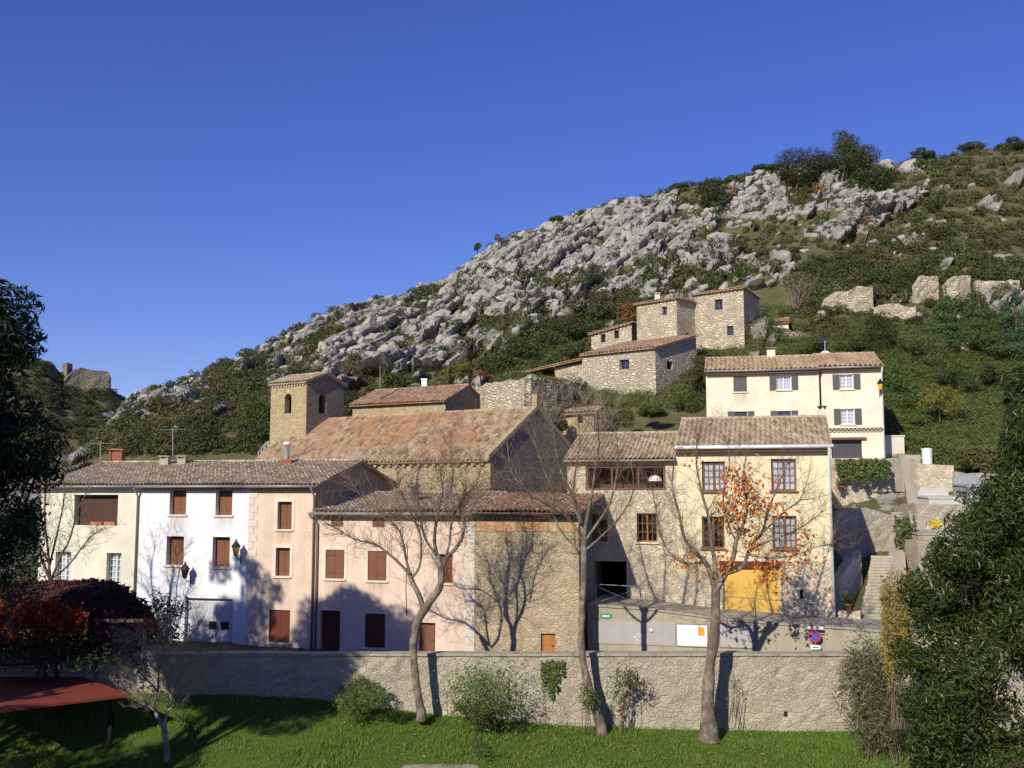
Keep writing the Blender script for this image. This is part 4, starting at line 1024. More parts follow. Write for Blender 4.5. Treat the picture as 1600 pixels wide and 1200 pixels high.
# ------------------------------------------------------------------ free standing walls, stairs, graves, signs
gridpx = pxs
def hill_point(px, py):
    """world point of the hillside seen at this azimuth and elevation"""
    j = int(np.argmin(np.abs(pxs - px))); col = PYY[:, j]; n0 = len(near_rows) + len(ts)
    c = col[:n0]; k = np.where(c <= py)[0]; k = int(k[0]) if len(k) else n0 - 1
    return Vector((XX[k, j], YY2[k, j], ZZ2[k, j])), k, j
def rough_wall(name, label, pts, thick, mat, cat='wall', jag=.0, step=.4, cap=None, parent=None, bump_=.04, seed=0, group=None, kind=None):
    """pts: list of (x, y, zbase, ztop) from left to right; stone relief is real on both faces"""
    r = random.Random(seed + 5); L = []
    for a, b_ in zip(pts[:-1], pts[1:]):
        n = max(1, int(math.hypot(b_[0] - a[0], b_[1] - a[1]) / step))
        for k in range(n): t = k / n; L.append([a[i] + (b_[i] - a[i]) * t for i in range(4)])
    L.append(list(pts[-1])); s = 0; S = [0]
    for a, b_ in zip(L[:-1], L[1:]): s += math.hypot(b_[0] - a[0], b_[1] - a[1]); S.append(s)
    jz = [r.uniform(-jag, jag * .4) + jag * .8 * math.sin(k * .7 + seed) * r.random() for k in range(len(L))]
    mb = MB(); nz = max(2, int(max(p[3] - p[2] for p in L) / step))
    t0 = Vector((L[-1][0] - L[0][0], L[-1][1] - L[0][1], 0)).normalized(); n_ = Vector((t0.y, -t0.x, 0))
    G = {}
    for side in (0, 1):
        for i, p in enumerate(L):
            for j in range(nz + 1):
                z = p[2] + (p[3] + jz[i] - p[2]) * j / nz; o = r.uniform(-bump_, bump_)
                dd_ = n_ * (o if side == 0 else -thick + o); ex = t0 * r.uniform(-bump_, bump_)
                G[side, i, j] = (Vector((p[0], p[1], z)) + dd_ + (ex if 0 < i < len(L) - 1 else ex * 0), (S[i], z))
    q = lambda ks: mb.face([G[k][0] for k in ks], uv=[G[k][1] for k in ks])
    for i in range(len(L) - 1):
        for j in range(nz):
            q([(0, i, j), (0, i + 1, j), (0, i + 1, j + 1), (0, i, j + 1)]); q([(1, i + 1, j), (1, i, j), (1, i, j + 1), (1, i + 1, j + 1)])
        mb.face([G[0, i, nz][0], G[0, i + 1, nz][0], G[1, i + 1, nz][0], G[1, i, nz][0]])
    e = len(L) - 1
    for j in range(nz):
        mb.face([G[1, 0, j][0], G[0, 0, j][0], G[0, 0, j + 1][0], G[1, 0, j + 1][0]]); mb.face([G[0, e, j][0], G[1, e, j][0], G[1, e, j + 1][0], G[0, e, j + 1][0]])
    o = mb.build(name, mat, parent)
    if parent is None: tag(o, label, cat, group, kind)
    return o
# -- parapet wall along the street
WY = 47.0; zw_top = P(800, 1021, WY).z
h = thing('parapet_wall', 'long grey rubble retaining wall running across behind the lawn', 'wall', (0, WY, .5))
rough_wall('wall', None, [(x, WY, wall_foot(x) - .6, zw_top - .08) for x in (-34, -20, -14, -8.8, -3, 3, 12, 22, 30)], .55, M['rub_wall'], parent=h, bump_=.03, seed=2, step=.35)
b = MB(); x = -34.0; rr = random.Random(4)
while x < 30:
    l = rr.uniform(.7, 1.5); b.box((x, WY - .07 - rr.uniform(0, .02), zw_top - .11), (l - .02, 0, rr.uniform(-.01, .01)), (0, .7, 0), (0, 0, .12 + rr.uniform(-.015, .02))); x += l
b.build('coping', M['concrete'], h)
b = MB(); 
for px, py in ((873, 1077), (755, 1071), (1227, 1115)): p = P(px, py, WY); b.box((p.x - .07, WY - .055, p.z - .1), (.14, 0, 0), (0, .03, 0), (0, 0, .2))
b.build('drain_hole', M['dark'], h)
# -- upper wall with the ramp
FU = Plane(918, 52.4, 13.5)
UP = [(918, 944), (1010, 950), (1130, 966), (1240, 975), (1330, 981), (1432, 990), (1500, 994)]
h = thing('ramp_wall', 'rendered grey brown retaining wall carrying notice panels below the stone wing', 'wall', FU.pt(5, 3, 0))
mb = MB()
up = [FU.uv(*q) for q in UP]
for (a, za), (c, zc_) in zip(up[:-1], up[1:]):
    mb.face([FU.pt(a, 2.4), FU.pt(c, 2.4), FU.pt(c, zc_ - .09), FU.pt(a, za - .09)]); mb.face([FU.pt(c, 2.4, -.4), FU.pt(a, 2.4, -.4), FU.pt(a, za - .09, -.4), FU.pt(c, zc_ - .09, -.4)])
a, za = up[0]; mb.face([FU.pt(a, 2.4, -5), FU.pt(a, 2.4), FU.pt(a, za - .09), FU.pt(a, za - .09, -5)])
mb.build('wall', plaster('ramp_wall_render', (.40, .36, .26), (.22, .19, .14), .8), h)
b = MB(); rr = random.Random(8)
for (a, za), (c, zc_) in zip(up[:-1], up[1:]):
    n = max(1, int((c - a) / .8))
    for k in range(n):
        s_a = a + (c - a) * k / n; s_c = a + (c - a) * (k + 1) / n - .02; z_a = za + (zc_ - za) * k / n; z_c = za + (zc_ - za) * (k + 1) / n
        o = FU.pt(s_a, z_a - .085, .06 + rr.uniform(0, .02)); b.box(o, FU.pt(s_c, z_c - .085, .06) - FU.pt(s_a, z_a - .085, .06), -FU.n * .5, Vector((0, 0, .1)))
b.build('coping', M['concrete'], h)
tb = MB()
for (a, za), (c, zc_) in zip(up[:-1], up[1:]):
    tb.face([FU.pt(a, za - .03, -.3), FU.pt(c, zc_ - .03, -.3), FU.pt(c, zc_ + .05, -9), FU.pt(a, za + .05, -9)])
tag(tb.build('terrace', M['concrete'], loc=FU.pt(5, 4, -2)), 'sloping concrete terrace in front of the yellow house', kind='structure')
# panels and plates on that wall
def panel(name, label, r, mat, cat='panel', d=.05, frame=None):
    t = thing(name, label, cat, FU.pt((r[0] + r[1]) / 2, r[2], 0)); b = MB(); b.fbox(FU, r[0], r[1], r[2], r[3], .004, d); b.build('board', M[mat], t)
    if frame: f = MB(); bars(f, FU, r[0] - .04, r[1] + .04, r[2] - .04, r[3] + .04, .04, .004, d + .02); f.build('frame', M[frame], t)
    return t
r = FU.rect(925, 1055, 971, 1007); t = panel('notice_board', 'long plain grey panel with white scribble on the ramp wall', r, 'panel_grey', 'notice board')
b = MB(); rr = random.Random(3); c0 = FU.uv(992, 1003)
for k in range(4):
    pts = []
    for i in range(9): pts.append(FU.pt(c0[0] + .06 + k * .17 + .10 * math.sin(i * 1.1 + k * 2), c0[1] + .03 + .05 * i + .06 * math.sin(i * 2 + k), .056))
    b.tube(pts, .012, 4)
b.build('graffiti', M['whitepaint'], t)
f = MB(); f.lathe(FU.pt(FU.s(1018, 985), FU.z(1018, 988), .07), [(.01, 0), (.07, .03), (.09, .1), (.07, .17), (.01, .2)], 10)
tag(f.build('wall_lamp', M['whitepaint'], smooth=True), 'small round white lamp on the long grey panel', 'lamp')
r = FU.rect(1058, 1105, 976, 1009); t = panel('notice_board', 'white notice board with orange sheet left of the thick tree trunk', r, 'whitepaint', 'notice board', frame='zinc')
q = FU.rect(1091, 1101, 980, 993); b = MB(); b.fbox(FU, q[0], q[1], q[2], q[3], .052, .058); po = b.build('poster', M['orange'], t)
b = MB()
for k in range(4): b.fbox(FU, q[0] + .03, q[0] + .03 + .05 + .03 * (k % 2), q[2] + .05 + k * .11, q[2] + .09 + k * .11, .0585, .062)
b.build('print', M['red'], po)
r = FU.rect(1125, 1178, 976, 1011); panel('notice_board', 'grey panel right of the thick tree trunk', r, 'panel_grey', 'notice board', frame='zinc')
r = FU.rect(938, 956, 959, 966); t = panel('street_plate', 'small green street name plate high on the ramp wall', r, 'green', 'sign', .03)
b = MB()
for k in range(5): x0 = r[0] + .1 + k * (r[1] - r[0] - .2) / 5; b.fbox(FU, x0, x0 + .06, r[2] + .07, r[3] - .07, .031, .036)
b.build('lettering', M['whitepaint'], t)
# no parking sign
c = FU.uv(1273, 993); t = thing('parking_sign', 'round blue no parking sign with red rim on the ramp wall', 'sign', FU.pt(c[0], 3.0, .3))
def disc(r0, r1, d, n=28):
    b = MB()
    for i in range(n):
        a0, a1 = 2 * math.pi * i / n, 2 * math.pi * (i + 1) / n
        pt = lambda rr_, a, dd_: FU.pt(c[0] + rr_ * math.cos(a), c[1] + rr_ * math.sin(a), dd_)
        b.face([pt(r0, a0, d), pt(r1, a0, d), pt(r1, a1, d), pt(r0, a1, d)] if r0 > 0 else [pt(0, 0, d), pt(r1, a0, d), pt(r1, a1, d)])
        b.face([pt(r1, a0, d), pt(r1, a0, d - .02), pt(r1, a1, d - .02), pt(r1, a1, d)])
    return b
disc(0, .28, .34).build('disc', M['red'], t); disc(0, .215, .345).build('disc_centre', M['blue'], t)
b = MB(); u_ = (FU.t * .7071 - Vector((0, 0, .7071))); v_ = (FU.t * .7071 + Vector((0, 0, .7071)))
o = FU.pt(c[0], c[1], .349); b.face([o - u_ * .21 - v_ * .028, o + u_ * .21 - v_ * .028, o + u_ * .21 + v_ * .028, o - u_ * .21 + v_ * .028]); b.build('slash', M['red'], t)
b = MB(); b.tube([FU.pt(c[0], 2.8, .30), FU.pt(c[0], c[1] + .62, .30)], .03, 8); b.build('post', M['steel'], t)
for nm, dz, wd, hh in (('supplementary_plate', -.50, .22, .2), ('upper_plate', .40, .38, .12)):
    b = MB(); b.fbox(FU, c[0] - wd, c[0] + wd, c[1] + dz - hh / 2, c[1] + dz + hh / 2, .33, .345); pl = b.build(nm, M['whitepaint'], t)
    b = MB(); b.fbox(FU, c[0] - wd * .6, c[0] + wd * .6, c[1] + dz - .022, c[1] + dz + .022, .3455, .349); b.build('print', M['black'], pl)
# railings
def railing(label, a, b_, zoff=.0, hgt=1.0, n=None):
    sa, za = FU.uv(*a); sb, zb_ = FU.uv(*b_); t = thing('metal_railing', label, 'railing', FU.pt((sa + sb) / 2, min(za, zb_), -.2)); n = n or max(1, int((sb - sa) / 1.35))
    pt = lambda k, z: FU.pt(sa + (sb - sa) * k / n, za + (zb_ - za) * k / n + z, -.2)
    for k in range(n + 1): m = MB(); m.tube([pt(k, -.05), pt(k, hgt)], .022, 6); m.build('post', M['steel'], t)
    m = MB(); m.tube([pt(0, hgt), pt(n, hgt)], .02, 6); m.build('top_rail', M['steel'], t)
    m = MB()
    for k in range(n): m.tube([pt(k, .08), pt(k + 1, hgt - .08)], .011, 5); m.tube([pt(k, hgt - .08), pt(k + 1, .08)], .011, 5)
    m.build('cross_bars', M['steel'], t)
railing('thin metal railing with crossed bars before the dark cellar opening', (930, 945), (1000, 949))
railing('thin metal railing with crossed bars before the yellow garage doors', (1130, 965), (1285, 977))

# -- stairs on the right
def steps(name, label, p0, p1, width, n, mat='concrete_light'):
    p0 = Vector(p0); p1 = Vector(p1); d = p1 - p0; hd = Vector((d.x, d.y, 0)); t = Vector((hd.y, -hd.x, 0)).normalized(); b = MB(); rr = random.Random(n)
    for k in range(n):
        a = p0 + hd * k / n - t * (width / 2 + rr.uniform(0, .08)); z = p0.z + d.z * (k + 1) / n
        b.box((a.x, a.y, p0.z - 1.2), t * (width + rr.uniform(-.05, .1)), hd / n * 1.0 - hd / n * .004, Vector((0, 0, z - p0.z + 1.2 + rr.uniform(-.02, .02))))
    return tag(b.build(name, M[mat]), label, 'stairs')
steps('stone_stairs', 'steep worn stone stairs climbing beside the yellow house', P(1362, 981, 53), P(1380, 868, 60.5), 1.15, 22)
b = MB(); a0, a1 = P(1383, 982, 52.6), P(1392, 800, 66); c0, c1 = P(1422, 982, 52.6), P(1410, 800, 66)
n = 16
for k in range(n):
    t0_, t1_ = k / n, (k + 1) / n; b.face([a0.lerp(a1, t0_), c0.lerp(c1, t0_), c0.lerp(c1, t1_), a0.lerp(a1, t1_)])
b.face([a0 - Vector((0, 0, 2)), a0, a1, a1 - Vector((0, 0, 2))]); b.face([c0, c0 - Vector((0, 0, 2)), c1 - Vector((0, 0, 2)), c1])
tag(b.build('ramp_path', M['concrete_light'], loc=a0), 'steep pale concrete path right of the stairs', kind='structure')
# sloping side wall
b = MB(); q0, q1 = P(1428, 855, 61), P(1408, 716, 73.5); tw = Vector((1.0, .1, 0)); 
b.face([q0, q0 + tw, q1 + tw, q1]); b.face([q0 + tw, q0 + tw - Vector((0, 0, 3)), q1 + tw - Vector((0, 0, 4)), q1 + tw]); b.face([q0 - Vector((0, 0, 3)), q0, q1, q1 - Vector((0, 0, 4))]); b.face([q0 - Vector((0, 0, 3)), q0 + tw - Vector((0, 0, 3)), q0 + tw, q0])
b.box(q1 + Vector((-.1, 0, -1.5)), (1.5, 0, 0), (0, 1.2, 0), (0, 0, 1.75))
tag(b.build('sloping_wall', M['concrete_light']), 'smooth concrete wall with sloping top climbing between stairs and graves', 'wall')
def gw(name, label, pts, mat, th=.5, jag=.05, seed=1, **k):
    return rough_wall(name, label, [(P(px, pt, Y).x, Y, P(px, pb, Y).z, P(px, pt, Y).z) for px, pt, pb, Y in pts], th, M[mat], seed=seed, jag=jag, **k)
gw('garden_wall', 'grey stone wall holding the yard below the cream corner house', [(1296, 716, 830, 69.5), (1400, 716, 830, 70.5)], 'rub_wing', .5, .03, 11)
b = MB(); b.box((P(1292, 716, 69.9).x, 70.0, 11), (6, 0, 0), (0, 7.5, 0), (0, 0, P(1340, 716, 69.9).z - 11.05)); tag(b.build('yard', M['concrete']), 'level yard before the cream corner house', kind='structure')
gw('garden_wall', 'low broken stone wall at the top of the stairs in half shade', [(1306, 800, 905, 62), (1345, 792, 905, 62.5), (1395, 800, 880, 63)], 'rub_wall', .6, .15, 12)
gw('garden_wall', 'short stone wall at the foot of the stairs beside the white downpipe', [(1309, 955, 1000, 53.4), (1344, 955, 1000, 53.0)], 'rub_wing', .8, .06, 13)
gw('cemetery_wall', 'stone wall behind the graves under the green bank', [(1433, 724, 800, 69.6), (1490, 726, 800, 69.6)], 'rub_wing', .5, .06, 14)
gw('cemetery_wall', 'rough grey bank wall behind the graves beside the dark tree', [(1492, 738, 810, 69.2), (1620, 738, 810, 69.2)], 'rub_wall', .5, .10, 15)
b = MB(); b.box((P(1430, 790, 64.5).x, 64.5, 8), (8.5, 0, 0), (0, 5, 0), (0, 0, 2.2)); b.box((P(1432, 850, 59).x, 59, 5), (9, 0, 0), (0, 5.45, 0), (0, 0, 3.2))
gw('terrace_wall', 'rough stone face of the upper grave terrace', [(1432, 789, 850, 64.35), (1500, 789, 850, 64.35), (1620, 789, 850, 64.35)], 'rub_wall', .25, .06, 41)
gw('terrace_wall', 'rough stone face of the lower grave terrace beside the dark laurel', [(1434, 846, 930, 58.8), (1500, 846, 930, 58.8), (1600, 846, 930, 58.8)], 'rub_wall', .25, .06, 42)
gw('garden_wall', 'narrow broken stone wall along the shaded edge of the stairs', [(1312, 905, 990, 56.5), (1330, 880, 985, 57.5), (1346, 862, 960, 59)], 'rub_wing', .5, .2, 43)
tag(b.build('cemetery_terrace', M['rub_wall'], loc=(25, 62, 7)), 'two stepped terraces carrying the graves', kind='structure')
def tomb(label, px, py, Y, w_, l, hgt, mat, stone=None, ang=0, name='tomb', group=None):
    p = P(px, py, Y); z = 10.2 if Y > 64.5 else 8.2; t = thing(name, label, 'grave', (p.x, Y, z), group); b = MB(); b.box((p.x - w_ / 2, Y, z), (w_, 0, 0), (0, l, 0), (0, 0, hgt)); 
    b.box((p.x - w_ / 2 - .06, Y - .06, z + hgt + .002), (w_ + .12, 0, 0), (0, l + .1, .12), (0, 0, .1)); b.build('slab', M[mat], t)
    if stone:
        b = MB(); b.box((p.x - w_ / 2 + .05, Y + l, z), (w_ - .1, 0, 0), (0, .18, 0), (0, 0, stone)); 
        b.box((p.x - w_ / 2 + .2, Y + l, z + stone), (w_ - .4, 0, 0), (0, .18, 0), (0, 0, .15)); b.build('headstone', M[mat], t)
    return t
tomb('wide pale marble tomb with low headstone on the upper grave terrace', 1478, 790, 65, 2.1, 1.9, .35, 'marble', .9)
tomb('grey granite tomb with raised lid close to the dark leafy tree', 1535, 790, 65.2, 1.9, 2.0, 1.1, 'marble_grey', 1.7)
tomb('narrow weathered tomb slab beside the sloping concrete wall', 1450, 850, 60, 1.1, 2.4, .3, 'concrete_light', .5)
tomb('broad weathered tomb slab between the narrow slab and the dark tree', 1490, 850, 60.2, 1.5, 2.4, .35, 'marble', .6)
def pot(label, px, py, Y, fm, z=None, name='flower_pot', r_=.18):
    p = P(px, py, Y); z = p.z if z is None else z; t = thing(name, label, 'flower pot', (p.x, Y, z)); b = MB(); b.lathe((p.x, Y, z), [(r_ * .65, 0), (r_, .3), (r_ * 1.08, .3), (r_ * 1.05, .36), (.03, .34)], 10); b.build('pot', M['terracotta'], t, True)
    g = np.random.default_rng(int(px)); C_ = g.normal(0, r_ * .9, (120, 3)) + np.array((p.x, Y, z + .52)); V, Fq, _ = leaf_quads(C_, g.normal(0, 1, (120, 3)), .11, .8, g)
    o = link_mesh('flowers', np_mesh('flowers', V - np.array((p.x, Y, z)), Fq, M[fm]), t)
    return t
def leaf_quads(C_, N, size, aspect, g, jit=.35):
    """one rhombus leaf per centre, facing roughly along N"""
    n = len(C_); N = N / (np.linalg.norm(N, axis=1, keepdims=True) + 1e-9)
    a = g.normal(0, 1, (n, 3)); T = np.cross(N, a); T /= (np.linalg.norm(T, axis=1, keepdims=True) + 1e-9); B = np.cross(N, T)
    s = size * g.uniform(.65, 1.35, (n, 1)); bend = N * s * .18
    V = np.stack([C_ - T * s, C_ - B * s * aspect * .5 + bend, C_ + T * s, C_ + B * s * aspect * .5 + bend], 1).reshape(-1, 3)
    return V, np.arange(4 * n).reshape(n, 4), None
pot('pot of bright yellow flowers on the narrow weathered tomb', 1466 - 6, 812, 62.2, 'yellowflower', 8.55)
pot('terracotta pot with green plant on the low wall at the foot of the stairs', 1326, 955, 53.1, 'lf_fresh')
pot('orange pot against the grey wall below the cream corner house', 1314, 768, 69.1, 'lf_ivy', None)
# stone blocks at upper right of stairs, rubbish bin
b = MB(); p = P(1401, 712, 75.5); b.box((p.x - .9, 75.5, p.z - .6), (1.5, 0, 0), (0, .5, 0), (0, 0, 2.0)); b.box((p.x - .96, 75.44, p.z + 1.402), (1.62, 0, 0), (0, .62, 0), (0, 0, .10)); tag(b.build('gate_pillar', M['trim']), 'broad cream gate pillar beside the shaded side of the corner house', 'pillar')
b = MB(); p = P(1449, 722, 73); b.lathe((p.x, 73, p.z - .25), [(.34, 0), (.36, 1.1), (.40, 1.12), (.38, 1.2), (.05, 1.26)], 14); b.box((p.x - .42, 73.1, p.z + .3), (.84, 0, 0), (0, .04, 0), (0, 0, .05)); tag(b.build('water_tank', M['whitepaint'], smooth=False), 'small white drum standing on the wall above the graves', 'drum')
# street lanterns
def lantern(label, F, px, py, glassm, hgt=.75):
    s, z = F.uv(px, py); t = thing('wall_lantern', label, 'lantern', F.pt(s, z - .6, 0), None); c = F.pt(s, z, .55)
    b = MB(); b.tube([F.pt(s, z - .55, .01), F.pt(s, z - .5, .3), F.pt(s, z - .35, .55), F.pt(s, z - .28, .55)], .022, 6); b.tube([F.pt(s, z - .8, .02), F.pt(s, z - .25, .02)], .03, 6); b.build('bracket', M['black'], t)
    b = MB(); b.lathe(c + Vector((0, 0, -.28)), [(.10, 0), (.20, .42), (.02, .43)], 6); b.build('lamp_glass', M[glassm], t)
    b = MB(); b.lathe(c + Vector((0, 0, .15)), [(.26, 0), (.24, .05), (.12, .22), (.07, .26), (.05, .36), (.01, .42)], 6); b.lathe(c + Vector((0, 0, -.33)), [(.05, 0), (.12, .05), (.11, .06)], 6)
    for k in range(6):
        w_ = math.pi / 3 * k; b.tube([c + Vector((.105 * math.cos(w_), .105 * math.sin(w_), -.28)), c + Vector((.205 * math.cos(w_), .205 * math.sin(w_), .15))], .012, 4)
    b.build('lamp_cage', M['black'], t)
lantern('yellow glass wall lantern at the corner of the white house', FL, 377, 858, 'amber')
lantern('black wall lantern low between the windows of the white house', FL, 298, 893, 'black')
lantern('orange glass wall lantern on the right edge of the cream corner house', FC2, 1374, 604, 'amber')
# aerials and dish
def aerial(label, px, pyb, pyt, Y, n=4):
    a = P(px, pyb, Y); c = P(px, pyt, Y); t = thing('roof_aerial', label, 'aerial', a); b = MB(); b.tube([a, c], .035, 6); b.build('mast', M['steel'], t)
    if n:
        b = MB(); b.tube([c + Vector((-.8, 0, -.15)), c + Vector((.8, 0, -.1))], .015, 5)
        for k in range(n): x = -.7 + 1.4 * k / max(1, n - 1); b.tube([c + Vector((x, -.4, -.13)), c + Vector((x, .4, -.13))], .01, 4)
        b.build('antenna_rods', M['steel'], t)
aerial('thin bare mast standing behind the annex roof', 594, 626, 572, 90, 0)
aerial('thin aerial mast on the white house ridge', 270, 716, 668, 62, 3)
aerial('short aerial mast beside the brick chimney at the left end', 157, 724, 690, 63, 3)
aerial('television aerial above the white dish on the cream corner house', 1289, 562, 532, 80.2, 5)
p = P(1288, 557, 79.6); t = thing('satellite_dish', 'white satellite dish on the cream corner house roof', 'dish', p); b = MB()
for k in range(16):
    a0, a1 = 2 * math.pi * k / 16, 2 * math.pi * (k + 1) / 16
    for r0, r1 in ((0.0, .22), (.22, .42)):
        f_ = lambda r_, a: p + Vector((r_ * math.cos(a), -.25 + r_ * r_ * -.6 + .1, r_ * math.sin(a) * .95 + .05))
        b.face([f_(r0, a0), f_(r1, a0), f_(r1, a1), f_(r0, a1)])
b.build('reflector', M['whitepaint'], t, True); b = MB(); b.tube([p + Vector((0, -.1, -.6)), p + Vector((0, -.08, .05))], .03, 6); b.tube([p + Vector((0, -.2, -.3)), p + Vector((0, -.7, .0))], .015, 5); b.build('mount', M['steel'], t)
p = P(663, 600, 95); b = MB(); b.box((p.x - .28, 95, p.z - 2.6), (.5, 0, 0), (0, .4, 0), (0, 0, 3.0)); b.box((p.x - .33, 94.95, p.z + .402), (.6, 0, 0), (0, .5, 0), (0, 0, .12)); tag(b.build('white_post', M['whitepaint']), 'slim white chimney post above the annex roof', 'post')

# -- ruined walls on the slope
def ruin(label, pts, mat='rub_hill', th=.8, jag=.5, seed=1, name='ruined_wall'):
    L = []
    for px, pt, pb in pts:
        q, k, j = hill_point(px, pb); zt_ = P(px, pt, q.y).z; L.append((q.x, q.y, q.z - 2.5, zt_))
    return rough_wall(name, label, L, th, M[mat], seed=seed, jag=jag, bump_=.09, step=.5)
A_, B_, C_ = 91, 86, 92
rough_wall('ruined_wall', 'pale dry stone ruin wall left of its corner, above the church roof', [(P(742, 602, A_).x, A_, 13, P(742, 602, A_).z), (P(798, 591, 88).x, 88, 13, P(798, 591, 88).z), (P(829, 587, B_).x, B_, 13, P(829, 587, B_).z)], .8, M['rub_hill'], jag=.2, seed=3, bump_=.08)
rough_wall('ruined_wall', 'shade-toned dry stone ruin wall right of its corner, below the squat stone house', [(P(830, 587, B_).x, B_, 12, P(830, 587, B_).z), (P(870, 596, 88).x, 88, 12, P(870, 596, 88).z), (P(918, 596, C_).x, C_, 12, P(918, 596, C_).z)], .8, M['rub_dry'], jag=.25, seed=4, bump_=.09)  # darker stone colour stands in for shade on the side turned right
ruin('ruined stone wall with stepped top left of the white fallen post, up the right slope', [(1289, 478, 494), (1297, 464, 493), (1312, 456, 492), (1330, 455, 491), (1346, 448, 490), (1371, 446, 488)], seed=5, jag=.22)
ruin('low crumbled stone wall right of the stepped ruin', [(1372, 480, 500), (1400, 474, 502), (1438, 478, 503)], seed=6, jag=.15)
ruin('narrow ruined wall stump with reddish rubble beside it', [(1440, 446, 478), (1452, 430, 476), (1476, 431, 474)], seed=7, jag=.18)
ruin('tall rounded ruined wall behind the conifers', [(1489, 445, 478), (1504, 429, 478), (1527, 429, 476)], seed=8, jag=.18)
ruin('long straight ruined wall topmost on the right slope', [(1530, 437, 474), (1589, 438, 472)], seed=9, jag=.15)
ruin('long low dry stone wall right of the red roofed cottage', [(1186, 520, 534), (1225, 512, 532), (1260, 520, 532), (1292, 527, 534)], 'rub_dry', seed=10, jag=.3)
ruin('low stretch of tumbled stones linking the stepped ruin and the narrow stump', [(1400, 462, 474), (1420, 456, 470), (1442, 458, 472)], 'rub_dry', seed=31, jag=.25)
ruin('long knee high field wall in the scrub below the topmost ruins', [(1360, 500, 508), (1410, 503, 511), (1460, 499, 508)], 'rub_dry', seed=32, jag=.25)
ruin('short field wall on the grassy bank above the graves', [(1425, 690, 697), (1480, 688, 696), (1540, 690, 697)], 'rub_dry', seed=33, jag=.12)
# castle on the far hill
Yc = 405
def cw(label, pts, th=6, seed=1, jag=1.2):
    return rough_wall('castle_ruin', label, [(P(px, pt, Yc).x, Yc + dy, P(px, pb, Yc).z - 8, P(px, pt, Yc).z) for px, pt, pb, dy in pts], th, M['castle'], cat='ruin', seed=seed, jag=jag, step=2.5, bump_=.25)
M['castle'] = rubble('castle_stone', [(.26, .22, .17), (.32, .27, .21), (.22, .19, .15)], (.25, .21, .16), .35, 1.6, .08, .3)
cw('square castle ruin block with stepped left edge on the far left hill', [(105, 598, 612, -4), (110, 592, 612, -4), (118, 580, 612, -2), (126, 574, 612, 0), (161, 579, 610, 6), (163, 590, 610, 7)], 10, 21, .4)
cw('broken low castle wall left of the square ruin block', [(30, 592, 606, -30), (45, 580, 606, -30), (68, 573, 605, -28), (80, 596, 606, -25)], 6, 22, .8)
cw('tiny castle turret stump on the far skyline', [(97, 567, 585, 0), (105, 566, 585, 0)], 5, 23, .3)
# -- picnic shelters with red sheet roofs
def shelter(label, cs, zr, thick=.1, legs=()):
    c3 = []
    for px, py in cs:
        d = ray(px, py); k = (zr - CAMZ) / d.z; c3.append(Vector((d.x * k, d.y * k, zr)))
    ctr = sum(c3, Vector()) / len(c3); t = thing('picnic_shelter', label, 'shelter', (ctr.x, ctr.y, lawn_z(ctr.x, ctr.y))); b = MB()
    b.face(c3[::-1] if (c3[1] - c3[0]).cross(c3[2] - c3[0]).z < 0 else c3); lo_ = [p - Vector((0, 0, thick)) for p in c3]; b.face(lo_)
    for i in range(4): j = (i + 1) % 4; b.face([lo_[i], lo_[j], c3[j], c3[i]])
    b.build('roof', M['redsheet'], t)
    for u_, v_ in ((.08, .12), (.92, .12), (.92, .88), (.08, .88)):
        q = c3[0].lerp(c3[1], u_).lerp(c3[3].lerp(c3[2], u_), v_); b = MB(); z0_ = lawn_z(q.x, q.y) - .2; b.box((q.x - .07, q.y - .07, z0_), (.14, 0, 0), (0, .14, 0), (0, 0, zr - .11 - z0_)); b.build('post', M['black'], t)
    b = MB(); q = [c3[0].lerp(c3[1], a).lerp(c3[3].lerp(c3[2], a), e) - Vector((0, 0, thick + .09)) for a, e in ((.08, .5), (.92, .5))]; b.tube(q, .06, 4); b.build('beam', M['black'], t)
    return t
shelter('low red sheet roofed shelter in the lower left corner of the lawn', [(-75, 1060), (110, 1051), (203, 1085), (-20, 1112)], 2.75)
shelter('narrow red sheet roof partly hidden behind the larger red shelter', [(-60, 1031), (82, 1026), (104, 1030), (-50, 1038)], 3.6)
b = MB(); p = P(688, 1198, 42); 
for k in range(20):
    a0, a1 = 2 * math.pi * k / 20, 2 * math.pi * (k + 1) / 20
    f_ = lambda a, r_, z: Vector((p.x + r_ * 1.55 * math.cos(a), 42.0 + r_ * 1.0 * math.sin(a), lawn_z(p.x, 42) + z)); b.face([f_(0, 0, .12), f_(a0, 1, .1), f_(a1, 1, .1)]); b.face([f_(a0, 1.04, -.2), f_(a1, 1.04, -.2), f_(a1, 1, .1), f_(a0, 1, .1)])
tag(b.build('concrete_slab', M['concrete']), 'round worn concrete slab set in the grass at the bottom edge', 'slab')
M['bankgrass'] = leaf('bank_grass', [(.10, .15, .03), (.14, .19, .045), (.19, .18, .065), (.08, .11, .03)], .2)
